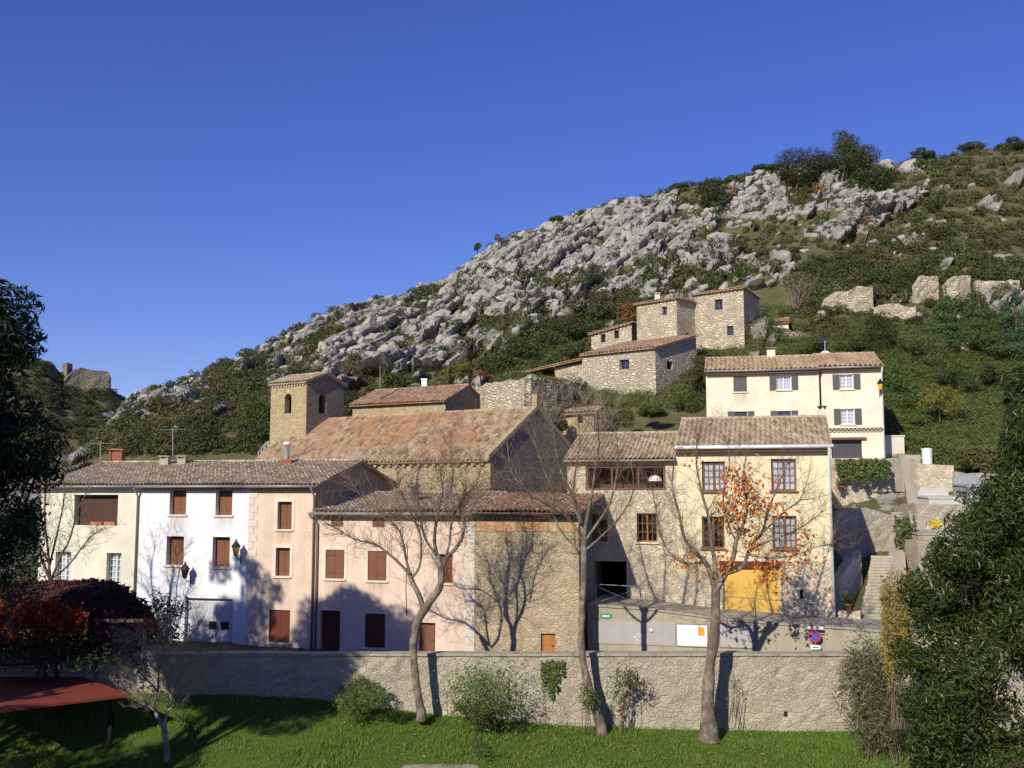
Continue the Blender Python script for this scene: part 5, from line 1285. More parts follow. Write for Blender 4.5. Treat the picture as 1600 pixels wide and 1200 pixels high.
# ------------------------------------------------------------------ vegetation
def crown_np(lumps, n, size, aspect, seed, shell=(.55, 1.05), jit=.55, up=.15):
    """leaves spread over overlapping clumps; lumps: (x, y, z, rx, ry, rz)"""
    g = np.random.default_rng(seed); Lm = np.array(lumps, float)
    wgt = Lm[:, 3] * Lm[:, 5] + Lm[:, 3] * Lm[:, 4]; idx = g.choice(len(Lm), n, p=wgt / wgt.sum())
    d = g.normal(0, 1, (n, 3)); d /= np.linalg.norm(d, axis=1, keepdims=True)
    r = g.uniform(shell[0], shell[1], (n, 1)) ** .7
    C_ = Lm[idx, :3] + d * r * Lm[idx, 3:6]; N = d + g.normal(0, jit, (n, 3)) + np.array((0, 0, up))
    V, Fq, _ = leaf_quads(C_, N, size, aspect, g); return V, Fq
def crown_mesh(name, lumps, n, size, aspect, mat, seed, **k):
    V, Fq = crown_np(lumps, n, size, aspect, seed, **k); return np_mesh(name, V, Fq, mat)
def dome_lumps(seed, n=7, spread=.55, flat=.8):
    g = random.Random(seed); L = [(0, 0, .45 * flat, .55, .55, .5 * flat)]
    for k in range(n):
        a = g.uniform(0, 6.28); r_ = g.uniform(.25, spread); z = g.uniform(.2, .85) * flat; q = g.uniform(.22, .42)
        L.append((r_ * math.cos(a), r_ * math.sin(a), z, q, q, q * g.uniform(.7, 1)))
    return L
# -- scrub on the hillside: the largest ones as things, the rest as one mass
KINDS = [('lf_hill', .56, 'dark green rounded evergreen shrub growing on the rocky hillside', 'dark evergreen shrubs on the hillside'),
         ('lf_olive', .30, 'olive green low shrub growing on the rocky hillside', 'olive shrubs on the hillside'),
         ('lf_dry', .07, 'pale brown dry shrub growing on the rocky hillside', 'dry shrubs on the hillside'),
         ('lf_rust', .012, 'rust red shrub growing on the rocky hillside', 'rust shrubs on the hillside'),
         ('lf_fresh', .045, 'fresh light green shrub growing on the rocky hillside', 'light green shrubs on the hillside')]
LIB = {}
for ki, (mk, _, _, _) in enumerate(KINDS):
    LIB[mk] = [crown_mesh('shrub_%s' % mk, dome_lumps(50 + ki * 9 + v, 9), 900, .062, .9, M[mk], 300 + ki * 10 + v, shell=(.7, 1.05), jit=.4) for v in range(4)]
rng = np.random.default_rng(17)
def hidden(px, py):
    if px < 82: return py > 700
    if px < 400: return py > 712
    if px < 540: return py > 690 or (422 < px < 535 and py > 600)
    if px < 740: return py > 640
    if px < 905: return py > 585
    if px < 1104: return py > 640 if px > 1075 else py > 545
    if px < 1385: return py > (560 if px < 1380 else 700)
    return py > 690
cand = []
n0 = len(near_rows) + len(ts)
for k in range(14000):
    px = rng.uniform(80, 1640); j = int(np.argmin(np.abs(pxs - px))); rpy = PYY[n0 - 1, j]
    py = rpy + abs(rng.random()) * (720 - rpy)
    if hidden(px, py): continue
    c = PYY[:n0, j]; i = int(np.argmax(c <= py)) if (c <= py).any() else n0 - 1
    Y = YY2[i, j]
    if Y < 76: continue
    if px > 1385 and py > 565: continue
    if px > 1300 and 500 < py <= 565 and rng.random() < .6: continue
    if 985 < px < 1250 and 440 < py < 560 and Y < 125: continue
    d_rk = rk[i, j]; sky_near = py < rpy + 14
    if rng.random() < d_rk * (.50 if not sky_near else .4): continue
    dens = fbm(np.array([XX[i, j] * .06]), np.array([ZZ2[i, j] * .08]), 77, 3)[0]
    if not sky_near and rng.random() > (.30 if rs[i, j] < .8 else .12) + 1.25 * max(0, dens - .12): continue
    w_ = rng.gamma(4, .42) * (1.0 + .6 * (dens > .55)) * (.55 if Y < 112 else 1.0)
    w_ = min(max(w_, .7), 4.2)
    if d_rk > .5 or rs[i, j] > .8: w_ *= .72
    cand.append((w_ / Y, w_, px, XX[i, j], Y, ZZ2[i, j], sky_near))
cand.sort(key=lambda c: -c[0]); cand = cand[:5200]
kk = np.cumsum([k[1] for k in KINDS]); cnt = 0; Vm = {k[0]: [] for k in KINDS}; NB = 0
small = {mk: [crown_np(dome_lumps(80 + v, 6), 150, .115, .95, 700 + v, shell=(.75, 1.05), jit=.35)[0] for v in range(6)] for mk, *_ in KINDS}
for (sc, w_, px, x, y, z, sk) in cand:
    q = rng.random(); ki = int(np.searchsorted(kk, q)); ki = min(ki, 4)
    if sk and ki in (2, 3): ki = 0
    if sc < .018 and px > 1150 and ki == 0 and rng.random() < .35: ki = 1
    mk, _, lb, gp = KINDS[ki]; hgt = w_ * rng.uniform(.65, 1.05)
    if NB < 285 and 2.2 <= w_:
        o = link_mesh('hill_shrub', LIB[mk][rng.integers(4)]); o.location = (x, y, z - .12 * hgt); o.scale = (w_ * .62, w_ * .62, hgt * .72); o.rotation_euler = (0, 0, rng.uniform(0, 6.28)); tag(o, lb, 'shrub', gp); NB += 1
    else:
        V = small[mk][rng.integers(6)]; a = rng.uniform(0, 6.28); ca, sa = math.cos(a), math.sin(a)
        W = np.stack([(V[:, 0] * ca - V[:, 1] * sa) * w_ * .62 + x, (V[:, 0] * sa + V[:, 1] * ca) * w_ * .62 + y, V[:, 2] * hgt * .72 + z - .12 * hgt], -1); Vm[mk].append(W)
for mk, L in Vm.items():
    V = np.concatenate(L); nm = {'lf_hill': 'evergreen_scrub', 'lf_olive': 'olive_scrub', 'lf_dry': 'dry_scrub', 'lf_rust': 'rusty_scrub', 'lf_fresh': 'light_green_scrub'}[mk]
    o = link_mesh(nm, np_mesh(nm, V, np.arange(len(V)).reshape(-1, 4), M[mk])); tag(o, 'mass of small %s covering the hillside between the rocks' % nm.replace('_', ' '), 'scrub', kind='stuff')
# scrub on the castle hill
V = []
for k in range(2400):
    i = rng.integers(5, 88); j = rng.integers(60, 250)
    if Tl[i, j] > .98: continue
    w_ = rng.uniform(2.2, 6); S_ = small['lf_hill'][rng.integers(6)]; V.append(np.stack([S_[:, 0] * w_ * .6 + Xl[i, j], S_[:, 1] * w_ * .6 + Yl[i, j], S_[:, 2] * w_ * .55 + Zl[i, j] - .4], -1))
V = np.concatenate(V); tag(link_mesh('castle_hill_scrub', np_mesh('castle_hill_scrub', V, np.arange(len(V)).reshape(-1, 4), M['lf_hill'])), 'dark scrub covering the far castle hill', 'scrub', kind='stuff')
# -- limestone rocks standing out of the slope
def rock_mesh(seed, sub=4):
    bm = bmesh.new(); bmesh.ops.create_icosphere(bm, subdivisions=sub, radius=1); g = random.Random(seed); pl = [(Vector((g.gauss(0, 1), g.gauss(0, 1), g.gauss(.2, 1))).normalized(), g.uniform(.38, .85)) for _ in range(13)]
    from mathutils import noise as mn
    for v in bm.verts:
        d = v.co.normalized(); r_ = 1.0
        for n_, k in pl:
            q = d.dot(n_)
            if q > .05: r_ = min(r_, k / q)
        p = d * r_; p += d * .07 * mn.fractal(p * 3.2 + Vector((seed, 0, 0)), 1.0, 2.1, 5); v.co = p
    me = bpy.data.meshes.new('rock'); bm.to_mesh(me); bm.free(); me.materials.append(M['rock']); me.update(); return me
RK = [rock_mesh(s) for s in range(7)]; NR = 0; tries = 0; placed = []
while NR < 260 and tries < 20000:
    tries += 1; px = rng.uniform(180, 1480); j = int(np.argmin(np.abs(pxs - px))); i = int(rng.integers(len(near_rows), n0 - 2))
    if rk[i, j] < .55 or hidden(px, PYY[i, j]) or YY[i, j] < 118: continue
    w_ = min(4.2 if px > 330 else 2.0, 1.1 + rng.gamma(2, .5)); o = link_mesh('limestone_rock', RK[rng.integers(7)]); o.location = (XX[i, j], YY2[i, j] + .1 * w_, ZZ2[i, j] - .05 * w_)
    o.scale = (w_ * rng.uniform(.7, 1.3) * .7, w_ * .55, w_ * rng.uniform(.35, .75) * .8); o.rotation_euler = (rng.uniform(-.3, .3), -.55 + rng.uniform(-.4, .4), rng.uniform(-.6, .6)); NR += 1
    tag(o, 'pale grey limestone rock jutting from the rocky hillside', 'rock', 'limestone rocks on the hillside')
RS = []
for s in range(8):
    m_ = rock_mesh(40 + s, 2); RS.append((np.array([v.co[:] for v in m_.vertices]), np.array([p.vertices[:] for p in m_.polygons])))
Vr, Fr, no = [], [], 0; tries = 0
while len(Vr) < 1000 and tries < 60000:
    tries += 1; px = rng.uniform(180, 1640); j = int(np.argmin(np.abs(pxs - px))); i = int(rng.integers(len(near_rows) - 30, n0 - 2))
    if rng.random() > rk[i, j] * .9 + .05 + .25 * rs[i, j] or hidden(px, PYY[i, j]) or (px < 1260 and YY[i, j] < 112): continue
    v_, f_ = RS[rng.integers(8)]; w_ = min(2.0, .4 + rng.gamma(2, .3)); s3 = np.array((rng.uniform(.7, 1.4), .7, rng.uniform(.4, .9))) * w_ * .75; a = rng.uniform(0, 6.28); bt = -.5 + rng.uniform(-.4, .4)
    q = v_ * s3; q = np.stack([q[:, 0] * math.cos(bt) + q[:, 2] * math.sin(bt), q[:, 1], -q[:, 0] * math.sin(bt) + q[:, 2] * math.cos(bt)], -1); al = rng.uniform(-.6, .6)
    q = np.stack([q[:, 0] * math.cos(al) - q[:, 1] * math.sin(al), q[:, 0] * math.sin(al) + q[:, 1] * math.cos(al), q[:, 2]], -1) + np.array((XX[i, j], YY2[i, j], ZZ2[i, j] + .1 * w_)); Vr.append(q); Fr.append(f_ + no); no += len(v_)
tag(link_mesh('limestone_rubble', np_mesh('limestone_rubble', np.concatenate(Vr), np.concatenate(Fr), M['rock'])), 'mass of small pale limestone rocks strewn over the hillside', 'rocks', kind='stuff')
# -- single trees and bushes of the slope
def trunk_tube(base, top, r0, mat, parent, nm='trunk', wob=.15, seed=0):
    g = random.Random(seed); base, top = Vector(base), Vector(top); n = 6; b = MB(); pts = [base.lerp(top, k / n) + Vector((g.uniform(-wob, wob), g.uniform(-wob, wob), 0)) * (1 if 0 < k else 0) for k in range(n + 1)]
    b.tube(pts, [r0 * (1 - .75 * k / n) for k in range(n + 1)], 8); return b.build(nm, M[mat], parent, True)
def leafy(name, label, base, lumps, n, size, mat, trunk=None, aspect=.55, cat='tree', seed=1, tmat='bark_dark', shell=(.5, 1.05), group=None, limbs=0):
    base = Vector(base); t = thing(name, label, cat, base, group)
    me = crown_mesh('crown', [(l[0] - base.x, l[1] - base.y, l[2] - base.z, *l[3:]) for l in lumps], n, size, aspect, M[mat], seed, shell=shell); link_mesh('crown', me, t)
    if trunk:
        top = Vector(trunk[0]); b = MB(); g = random.Random(seed); nn = 6; r0 = trunk[1]
        pts = [base + Vector((0, 0, -.3))] + [base.lerp(top, k / nn) + Vector((g.uniform(-.3, .3) * r0, g.uniform(-.3, .3) * r0, 0)) for k in range(1, nn + 1)]
        b.tube(pts, [r0 * (1 - .7 * k / nn) for k in range(nn + 1)], 8)
        for l in lumps[:limbs]:
            a = base.lerp(top, g.uniform(.35, .85)); c = Vector(l[:3]); mid = a.lerp(c, .5) + Vector((0, 0, .2)); b.tube([a, mid, c], [r0 * .4, r0 * .25, r0 * .08], 6)
        b.build('trunk', M[tmat], t, True)
    return t
def clump(px, py, Y, rpx, hpx, n=9, seed=1, depth=.8):
    """lumps filling an outline centred on a picture point at distance Y"""
    g = random.Random(seed); c = P(px, py, Y); k = Y / F0; L = []
    for i in range(n):
        a = g.uniform(0, 6.28); r_ = math.sqrt(g.random()) * .72; q = g.uniform(.28, .5)
        L.append((c.x + r_ * math.cos(a) * rpx * k, c.y + g.uniform(-1, 1) * rpx * k * depth, c.z + r_ * math.sin(a) * hpx * k, q * rpx * k, q * rpx * k * depth, q * hpx * k))
    L.append((c.x, c.y, c.z, .6 * rpx * k, .6 * rpx * k * depth, .6 * hpx * k)); return L
def slope_tree(name, label, px, pyc, pyb, rpx, hpx, mat, n, size, seed, cat='tree', aspect=.6, nl=12, tr=True, Y=None, shell=(.5, 1.05)):
    if Y is None: q, i, j = hill_point(px, pyb); Y = q.y
    else: q = P(px, pyb, Y)
    return leafy(name, label, q, clump(px, pyc, Y, rpx, hpx, nl, seed), n, size, mat, (P(px, pyc - hpx * .3, Y), .02 * hpx * Y / F0 * 2.2) if tr else None, aspect, cat, seed, shell=shell)
slope_tree('holm_oak', 'big round dark oak rising highest on the skyline', 1326, 245, 292, 42, 46, 'lf_hill', 9000, .24, 5, nl=22)
slope_tree('oak_thicket', 'broad dark thicket left of the big skyline oak', 1255, 268, 300, 52, 34, 'lf_hill', 8000, .24, 6, nl=18)
slope_tree('oak_thicket', 'dark thicket under the big skyline oak running to its right', 1365, 285, 312, 44, 28, 'lf_hill', 6000, .24, 7, nl=14)
slope_tree('holm_oak', 'dark grey green oak crown above the pale rock slab, left of the skyline thicket', 1112, 305, 338, 28, 30, 'lf_hill', 4200, .24, 8)
slope_tree('juniper_tree', 'lone small dark tree standing on the bare skyline edge', 746, 385, 396, 7, 10, 'lf_hill', 600, .22, 9, nl=6)
slope_tree('juniper_tree', 'lone pale bare looking skyline tree right of the dark one', 778, 371, 382, 8, 8, 'lf_dry', 260, .22, 10, nl=6)
for k, (px, py, r_, h_) in enumerate([(1440, 238, 18, 12), (1520, 222, 22, 12), (1570, 224, 20, 10), (1600, 225, 22, 14), (1200, 262, 22, 10), (1060, 290, 24, 10), (960, 318, 18, 8), (1150, 275, 18, 8), (870, 340, 14, 7), (905, 332, 12, 6)]):
    slope_tree('skyline_bush', 'rounded dark green bush standing on the skyline ridge', px, py + 6, py + 12, r_ * 1.35, h_ * .9, 'lf_hill', 2200, .26, 40 + k, 'bush', nl=8, tr=False)['group'] = 'bushes along the skyline'
for k, (lb, px, py, r_, h_, mt) in enumerate([
    ('dark shrub thicket between the annex roof and the ruined dry wall', 770, 572, 34, 20, 'lf_hill'), ('dark green bushes left of the lean-to shed roof', 815, 545, 40, 22, 'lf_hill'), ('yellow green bush above the annex roof', 715, 585, 28, 18, 'lf_yellow'),
    ('orange brown bush beside the yellow green one above the annex', 752, 592, 16, 12, 'lf_rust'), ('dark bushes above the lean-to, beside the low stone building', 880, 520, 38, 22, 'lf_hill'), ('dark bush behind the bare mast by the church annex', 620, 600, 22, 16, 'lf_hill'),
    ('bright green bush left of the bell tower', 395, 650, 36, 26, 'lf_fresh'), ('dark bush on the slope right of the bell tower', 545, 632, 16, 22, 'lf_hill')]):
    slope_tree('hillside_bush', lb, px, py, py + h_ * .8, r_, h_, mt, 1500, .2, 60 + k, 'bush', nl=10, tr=False)
for k, (lb, px, py, r_, h_, mt, Y) in enumerate([
    ('fresh green bushes between the squat stone house and the cream house', 1075, 628, 30, 28, 'lf_fresh', 88), ('low green bush at the foot of the squat stone house', 1020, 644, 24, 12, 'lf_fresh', 84),
    ('dark ivy covered bush on the bank right of the cream corner house', 1392, 590, 26, 34, 'lf_fresh', 84), ('dark green rounded bush behind the tall chimney roof', 1265, 548, 34, 18, 'lf_hill', 92), ('dark green bush right of the white dish', 1335, 545, 26, 16, 'lf_hill', 92),
    ('brown green bush under the crumbled wall ruins', 1375, 520, 36, 36, 'lf_hill', 104), ('low dark bush in the middle of the right slope', 1440, 545, 36, 30, 'lf_olive', 100), ('dark shadowy bush above the round yellow green tree', 1490, 590, 40, 26, 'lf_hill', 94),
    ('round dark bush right of the round yellow green tree', 1548, 590, 24, 24, 'lf_hill', 92), ('small brown bush at the foot of the yellow green tree', 1500, 655, 15, 20, 'lf_olive', 82), ('green hedge bush below the round yellow green tree, by the cream house', 1425, 628, 28, 16, 'lf_fresh', 86), ('grass green mound on the bank below the hedge bush', 1440, 660, 26, 12, 'lf_fresh', 81),
    ('olive bush right of the small stone hut', 965, 655, 30, 18, 'lf_olive', 83), ('dry bush left of the small stone hut', 870, 662, 20, 22, 'lf_dry', 80), ('dark bush before the corner of the dry ruin wall', 905, 622, 22, 14, 'lf_olive', 86), ('olive bush under the tallest stone house', 1120, 565, 40, 12, 'lf_olive', 99), ('green bush left of the cream house wall', 1090, 585, 16, 24, 'lf_olive', 90)]):
    if px > 1370 and Y > 82: Y = None
    slope_tree('garden_bush', lb, px, py, py + h_ * .8, r_, h_, mt, 2600, .13, 90 + k, 'bush', nl=10, tr=False, Y=Y)
slope_tree('fig_tree', 'round yellow green tree on a short trunk on the grassy bank', 1468, 622, 672, 38, 30, 'lf_yellow', 1500, .14, 120, nl=14, Y=81, shell=(.3, 1.1))
def conifer(label, px, pt, pb, rpx, Y, mat, seed, name='conifer_tree'):
    q_, _, _ = hill_point(px, pb); Y = q_.y; b0 = P(px, pb, Y); tp_ = P(px, pt, Y); k = Y / F0; L = []; g = random.Random(seed); hh = tp_.z - b0.z
    for i in range(26):
        f = (i + .5) / 26; r_ = rpx * k * (1 - f) ** .8 + .12
        for s_ in range(3 if f < .7 else 1):
            a = g.uniform(0, 6.28); L.append((b0.x + math.cos(a) * r_ * .6, b0.y + math.sin(a) * r_ * .6, b0.z + hh * f, r_ * .5, r_ * .5, hh * .045 + .1))
    return leafy(name, label, b0, L, 7000, .15, mat, (tp_, .12), .55, 'tree', seed)
conifer('left green conifer among the ruined walls on the right slope', 1478, 446, 540, 30, 104, 'lf_thuja', 131)
conifer('broad middle conifer with bluish tip before the straight ruined wall', 1530, 444, 556, 46, 102, 'lf_thuja', 132)
conifer('tall right conifer at the picture edge before the straight ruin', 1588, 446, 560, 40, 103, 'lf_bluefir', 133)
for k in range(40):   # nothing but grass tufts of the bank below
    pass
for k, (px, pb, r_, h_, mt) in enumerate([(1300, 496, 14, 8, 'lf_olive'), (1332, 496, 12, 7, 'lf_hill'), (1385, 506, 18, 9, 'lf_olive'), (1425, 508, 16, 9, 'lf_hill'), (1452, 482, 14, 10, 'lf_hill'), (1482, 482, 10, 12, 'lf_fresh'), (1510, 482, 16, 10, 'lf_hill'), (1548, 480, 20, 9, 'lf_olive'), (1580, 482, 18, 10, 'lf_hill'), (1405, 452, 16, 8, 'lf_dry'), (1352, 445, 14, 7, 'lf_olive'), (1318, 452, 10, 6, 'lf_hill')]):
    slope_tree('ruin_bush', 'low bush growing against the ruined walls of the right slope', px, pb - h_ * .6, pb, r_, h_, mt, 1300, .15, 160 + k, 'bush', nl=8, tr=False)['group'] = 'bushes along the ruined walls'
# -- ivy over the garden wall and others
def ivy(name, label, px0, px1, py0, py1, Y, n, size, mat, seed, cat='ivy', depthd=.35, taper=.5):
    g = np.random.default_rng(seed); C_ = []; 
    while len(C_) < n:
        a = g.uniform(0, 1); b_ = g.uniform(0, 1) ** 1.3
        nz_ = fbm(np.array([a * 7.0 + seed]), np.array([.5]), seed, 3)[0]
        if b_ > .1 + 1.5 * max(0, nz_ - .12) * (1.15 - abs(a - .5)) or b_ < .5 * abs(fbm(np.array([a * 5.0 + 9 + seed]), np.array([2.5]), seed, 2)[0] - .5): continue
        p = P(px0 + (px1 - px0) * a, py0 + (py1 - py0) * b_, Y - g.uniform(.05, depthd)); C_.append(p[:])
    C_ = np.array(C_); V, Fq, _ = leaf_quads(C_, np.tile((-.2, -.8, .4), (n, 1)) + g.normal(0, .5, (n, 3)), size, .8, g)
    loc = Vector((C_[:, 0].mean(), C_[:, 1].mean(), C_[:, 2].min())); return tag(link_mesh(name, np_mesh(name, V - np.array(loc), Fq, M[mat]), None, loc), label, cat)
ivy('ivy_curtain', 'dark green ivy spilling over the wall below the cream corner house', 1306, 1392, 716, 762, 69.3, 1500, .13, 'lf_ivy', 3, depthd=.6)
ivy('wall_ivy', 'bright green ivy patch climbing the middle of the parapet wall', 845, 880, 1030, 1095, 46.9, 420, .09, 'lf_ivy', 4, depthd=.15)
ivy('bank_ivy', 'green plants growing along the steep path beside the sloping wall', 1398, 1432, 805, 905, 61.5, 700, .11, 'lf_ivy', 5, depthd=.9)
ivy('bank_hedge', 'dark brown hedge on top of the bank wall behind the graves', 1490, 1600, 698, 742, 70.5, 1700, .14, 'lf_olive', 6, 'hedge', depthd=.9)
# -- dry growth around the stairs foot, golden shrub, pale willow shrub
def shrub_px(name, label, px, py, pyb, rpx, hpx, Y, mat, n, size, seed, aspect=.35, stems=10, cat='bush', nl=12, shell=(.2, 1.1), smat='twig'):
    b0 = P(px, pyb, Y); t = thing(name, label, cat, b0); L = clump(px, py, Y, rpx, hpx, nl, seed)
    link_mesh('leaves', crown_mesh('leaves', [(l[0] - b0.x, l[1] - b0.y, l[2] - b0.z, *l[3:]) for l in L], n, size, aspect, M[mat], seed, shell=shell, jit=.9), t)
    b = MB(); g = random.Random(seed)
    for k in range(stems):
        l = L[k % len(L)]; c = Vector(l[:3]) + Vector((0, 0, l[5] * .5)); a = b0 + Vector((g.uniform(-.25, .25), g.uniform(-.2, .2), -.2)); m_ = a.lerp(c, .5) + Vector((g.uniform(-.2, .2), 0, .15)); b.tube([a, m_, c], [.016, .011, .005], 4)
    b.build('stems', M[smat], t); return t
shrub_px('willow_shrub', 'pale grey green loose shrub at the right end of the parapet wall', 1362, 1075, 1180, 56, 96, 43.5, 'lf_pale', 5200, .12, 7, .36, 22, nl=26)
shrub_px('golden_shrub', 'golden autumn shrub between the pale shrub and the dark laurel', 1402, 990, 1130, 30, 105, 41, 'lf_gold', 3600, .10, 8, .5, 12, nl=20)
shrub_px('bramble_bush', 'reddish low brambles at the foot of the pale shrub', 1400, 1140, 1185, 40, 34, 42.5, 'lf_dry', 900, .09, 81, .4, 10)
shrub_px('wall_bush', 'dense dark green bush at the foot of the shaded parapet wall', 562, 1087, 1115, 54, 30, 45.6, 'lf_ivy', 3200, .10, 9, .35, 14)
shrub_px('wall_shrub', 'wide loose leafy shrub before the sunlit parapet wall beside the ivy patch', 765, 1080, 1128, 84, 52, 45.6, 'lf_ivy', 2000, .10, 10, .45, 46, nl=40, shell=(.2, 1.7))
shrub_px('wall_shrub', 'darker low shrub heart at the base of the wide loose shrub', 752, 1108, 1130, 46, 26, 45.1, 'lf_fresh', 1500, .09, 11, .4, 10)
shrub_px('sapling', 'thin upright leafy saplings right of the middle tree trunk', 975, 1075, 1136, 30, 54, 46.1, 'lf_ivy', 420, .12, 12, .4, 9, nl=9)
shrub_px('sapling', 'sparse sapling leaning around the base of the middle tree trunk', 918, 1092, 1136, 24, 26, 45.5, 'lf_ivy', 420, .11, 13, .4, 6, nl=7)
shrub_px('sapling', 'thin bare shoots beside the base of the thick right tree trunk', 1146, 1085, 1120, 14, 44, 46.2, 'lf_pale', 60, .08, 14, .4, 7, nl=7)
shrub_px('weed_clump', 'pale yellowish weeds in the lower left corner before the red shelter', 40, 1188, 1215, 56, 20, 39.5, 'lf_yellow', 1500, .09, 15, .3, 8)
shrub_px('lawn_weeds', 'low dark weed clump growing in the lawn beside the concrete slab', 748, 1168, 1180, 34, 9, 42.8, 'lf_fresh', 500, .06, 16, .5, 3)
shrub_px('shade_shrub', 'dark leafy shrub standing before the white house garage', 262, 955, 1020, 30, 44, 48.6, 'lf_pine', 700, .12, 17, .5, 10)
# -- big laurel at the right edge, cypress behind it
YL = 24.0; g = random.Random(5); L = []
edge = [(600, 1592), (660, 1580), (720, 1562), (780, 1532), (830, 1502), (862, 1462), (905, 1440), (950, 1432), (1000, 1420), (1050, 1418), (1110, 1424), (1170, 1428), (1230, 1430)]
for k in range(230):
    py = g.uniform(615, 1290); ex = np.interp(py, [e[0] for e in edge], [e[1] for e in edge]); r_ = g.uniform(16, 46)
    px = ex + r_ * .9 + (g.random() ** 1.5) * (1740 - ex); c = P(px, py, YL + g.uniform(-1.4, 1.6)); k_ = YL / F0; L.append((c.x, c.y, c.z, r_ * k_ * 1.1, r_ * k_ * 1.1, r_ * k_))
for py, ex in edge:
    for s_ in range(3): r_ = g.uniform(8, 22); c = P(ex + r_ * g.uniform(-.6, 1.4), py + g.uniform(-25, 25), YL + g.uniform(-1, .6)); L.append((c.x, c.y, c.z, r_ * .018, r_ * .018, r_ * .015))
b0 = P(1640, 1300, YL + .5); b0.z = lawn_z(b0.x, b0.y)
leafy('laurel_tree', 'huge dark glossy leaved evergreen filling the lower right edge', b0, L, 95000, .088, 'lf_laurel', (P(1640, 760, YL + .5), .3), .42, 'tree', 21, shell=(.4, 1.08), limbs=14)
L = []; 
for k in range(70):
    f = g.random(); py = 585 + 330 * f; r_ = 20 + 30 * f; px = 1592 + g.uniform(-.5, 1.2) * (8 + 42 * f); c = P(px, py, 36 + g.uniform(-1, 1)); k_ = 36 / F0; L.append((c.x, c.y, c.z, r_ * k_ * .7, r_ * k_ * .7, r_ * k_))
b0 = P(1610, 1180, 36); leafy('cypress_tree', 'dark cypress behind the glossy laurel at the right edge', b0, L, 14000, .16, 'lf_pine', (P(1610, 600, 36), .2), .6, 'tree', 22)
# -- pines at the left (the first reaches into the picture, the others stand left of it and throw the shade)
def pine(label, x, y, zb, zt_, zc, rad, n, seed, mat='lf_pine', size=.16, group=None, name='pine_tree', nl=46):
    g = random.Random(seed); L = []
    for k in range(nl):
        f = g.random(); z = zc + (zt_ - zc) * f; R_ = rad * (1 - .55 * f ** 1.6) * g.uniform(.4, 1); a = g.uniform(0, 6.28); q = g.uniform(.16, .30) * rad
        L.append((x + R_ * .85 * math.cos(a), y + R_ * .85 * math.sin(a), z, q * 1.25, q * 1.25, q * .8))
    return leafy(name, label, (x, y, zb), L, n, size, mat, (Vector((x, y, zt_ - 1)), .32), .55, 'tree', seed, limbs=12, group=group)
pine('dark pine crown cut by the left edge of the picture', -19.0, 33.0, lawn_z(-19, 33), 18.3, 10.8, 4.15, 34000, 31, nl=66)
pine('round pine added out of view beside the dark one to shade the wall', -28.2, 33, 1, 13.4, 7.8, 4.2, 10000, 35, size=.24)  # added out of view for more shade on the left wall
pine('tall loose pine left of the picture, behind the dark one', -26.5, 34.0, 1, 21, 14, 3.4, 4600, 32, nl=24, size=.22)
pine('broad pine left of the picture nearer to the camera', -27.5, 21.5, lawn_z(-27, 21), 14.2, 6, 4.5, 12000, 33, size=.26)
pine('umbrella pine with wide flat crown left of the picture', -23.4, 27, lawn_z(-23, 27), 21.8, 15.2, 4.6, 24000, 34, size=.24, nl=70)
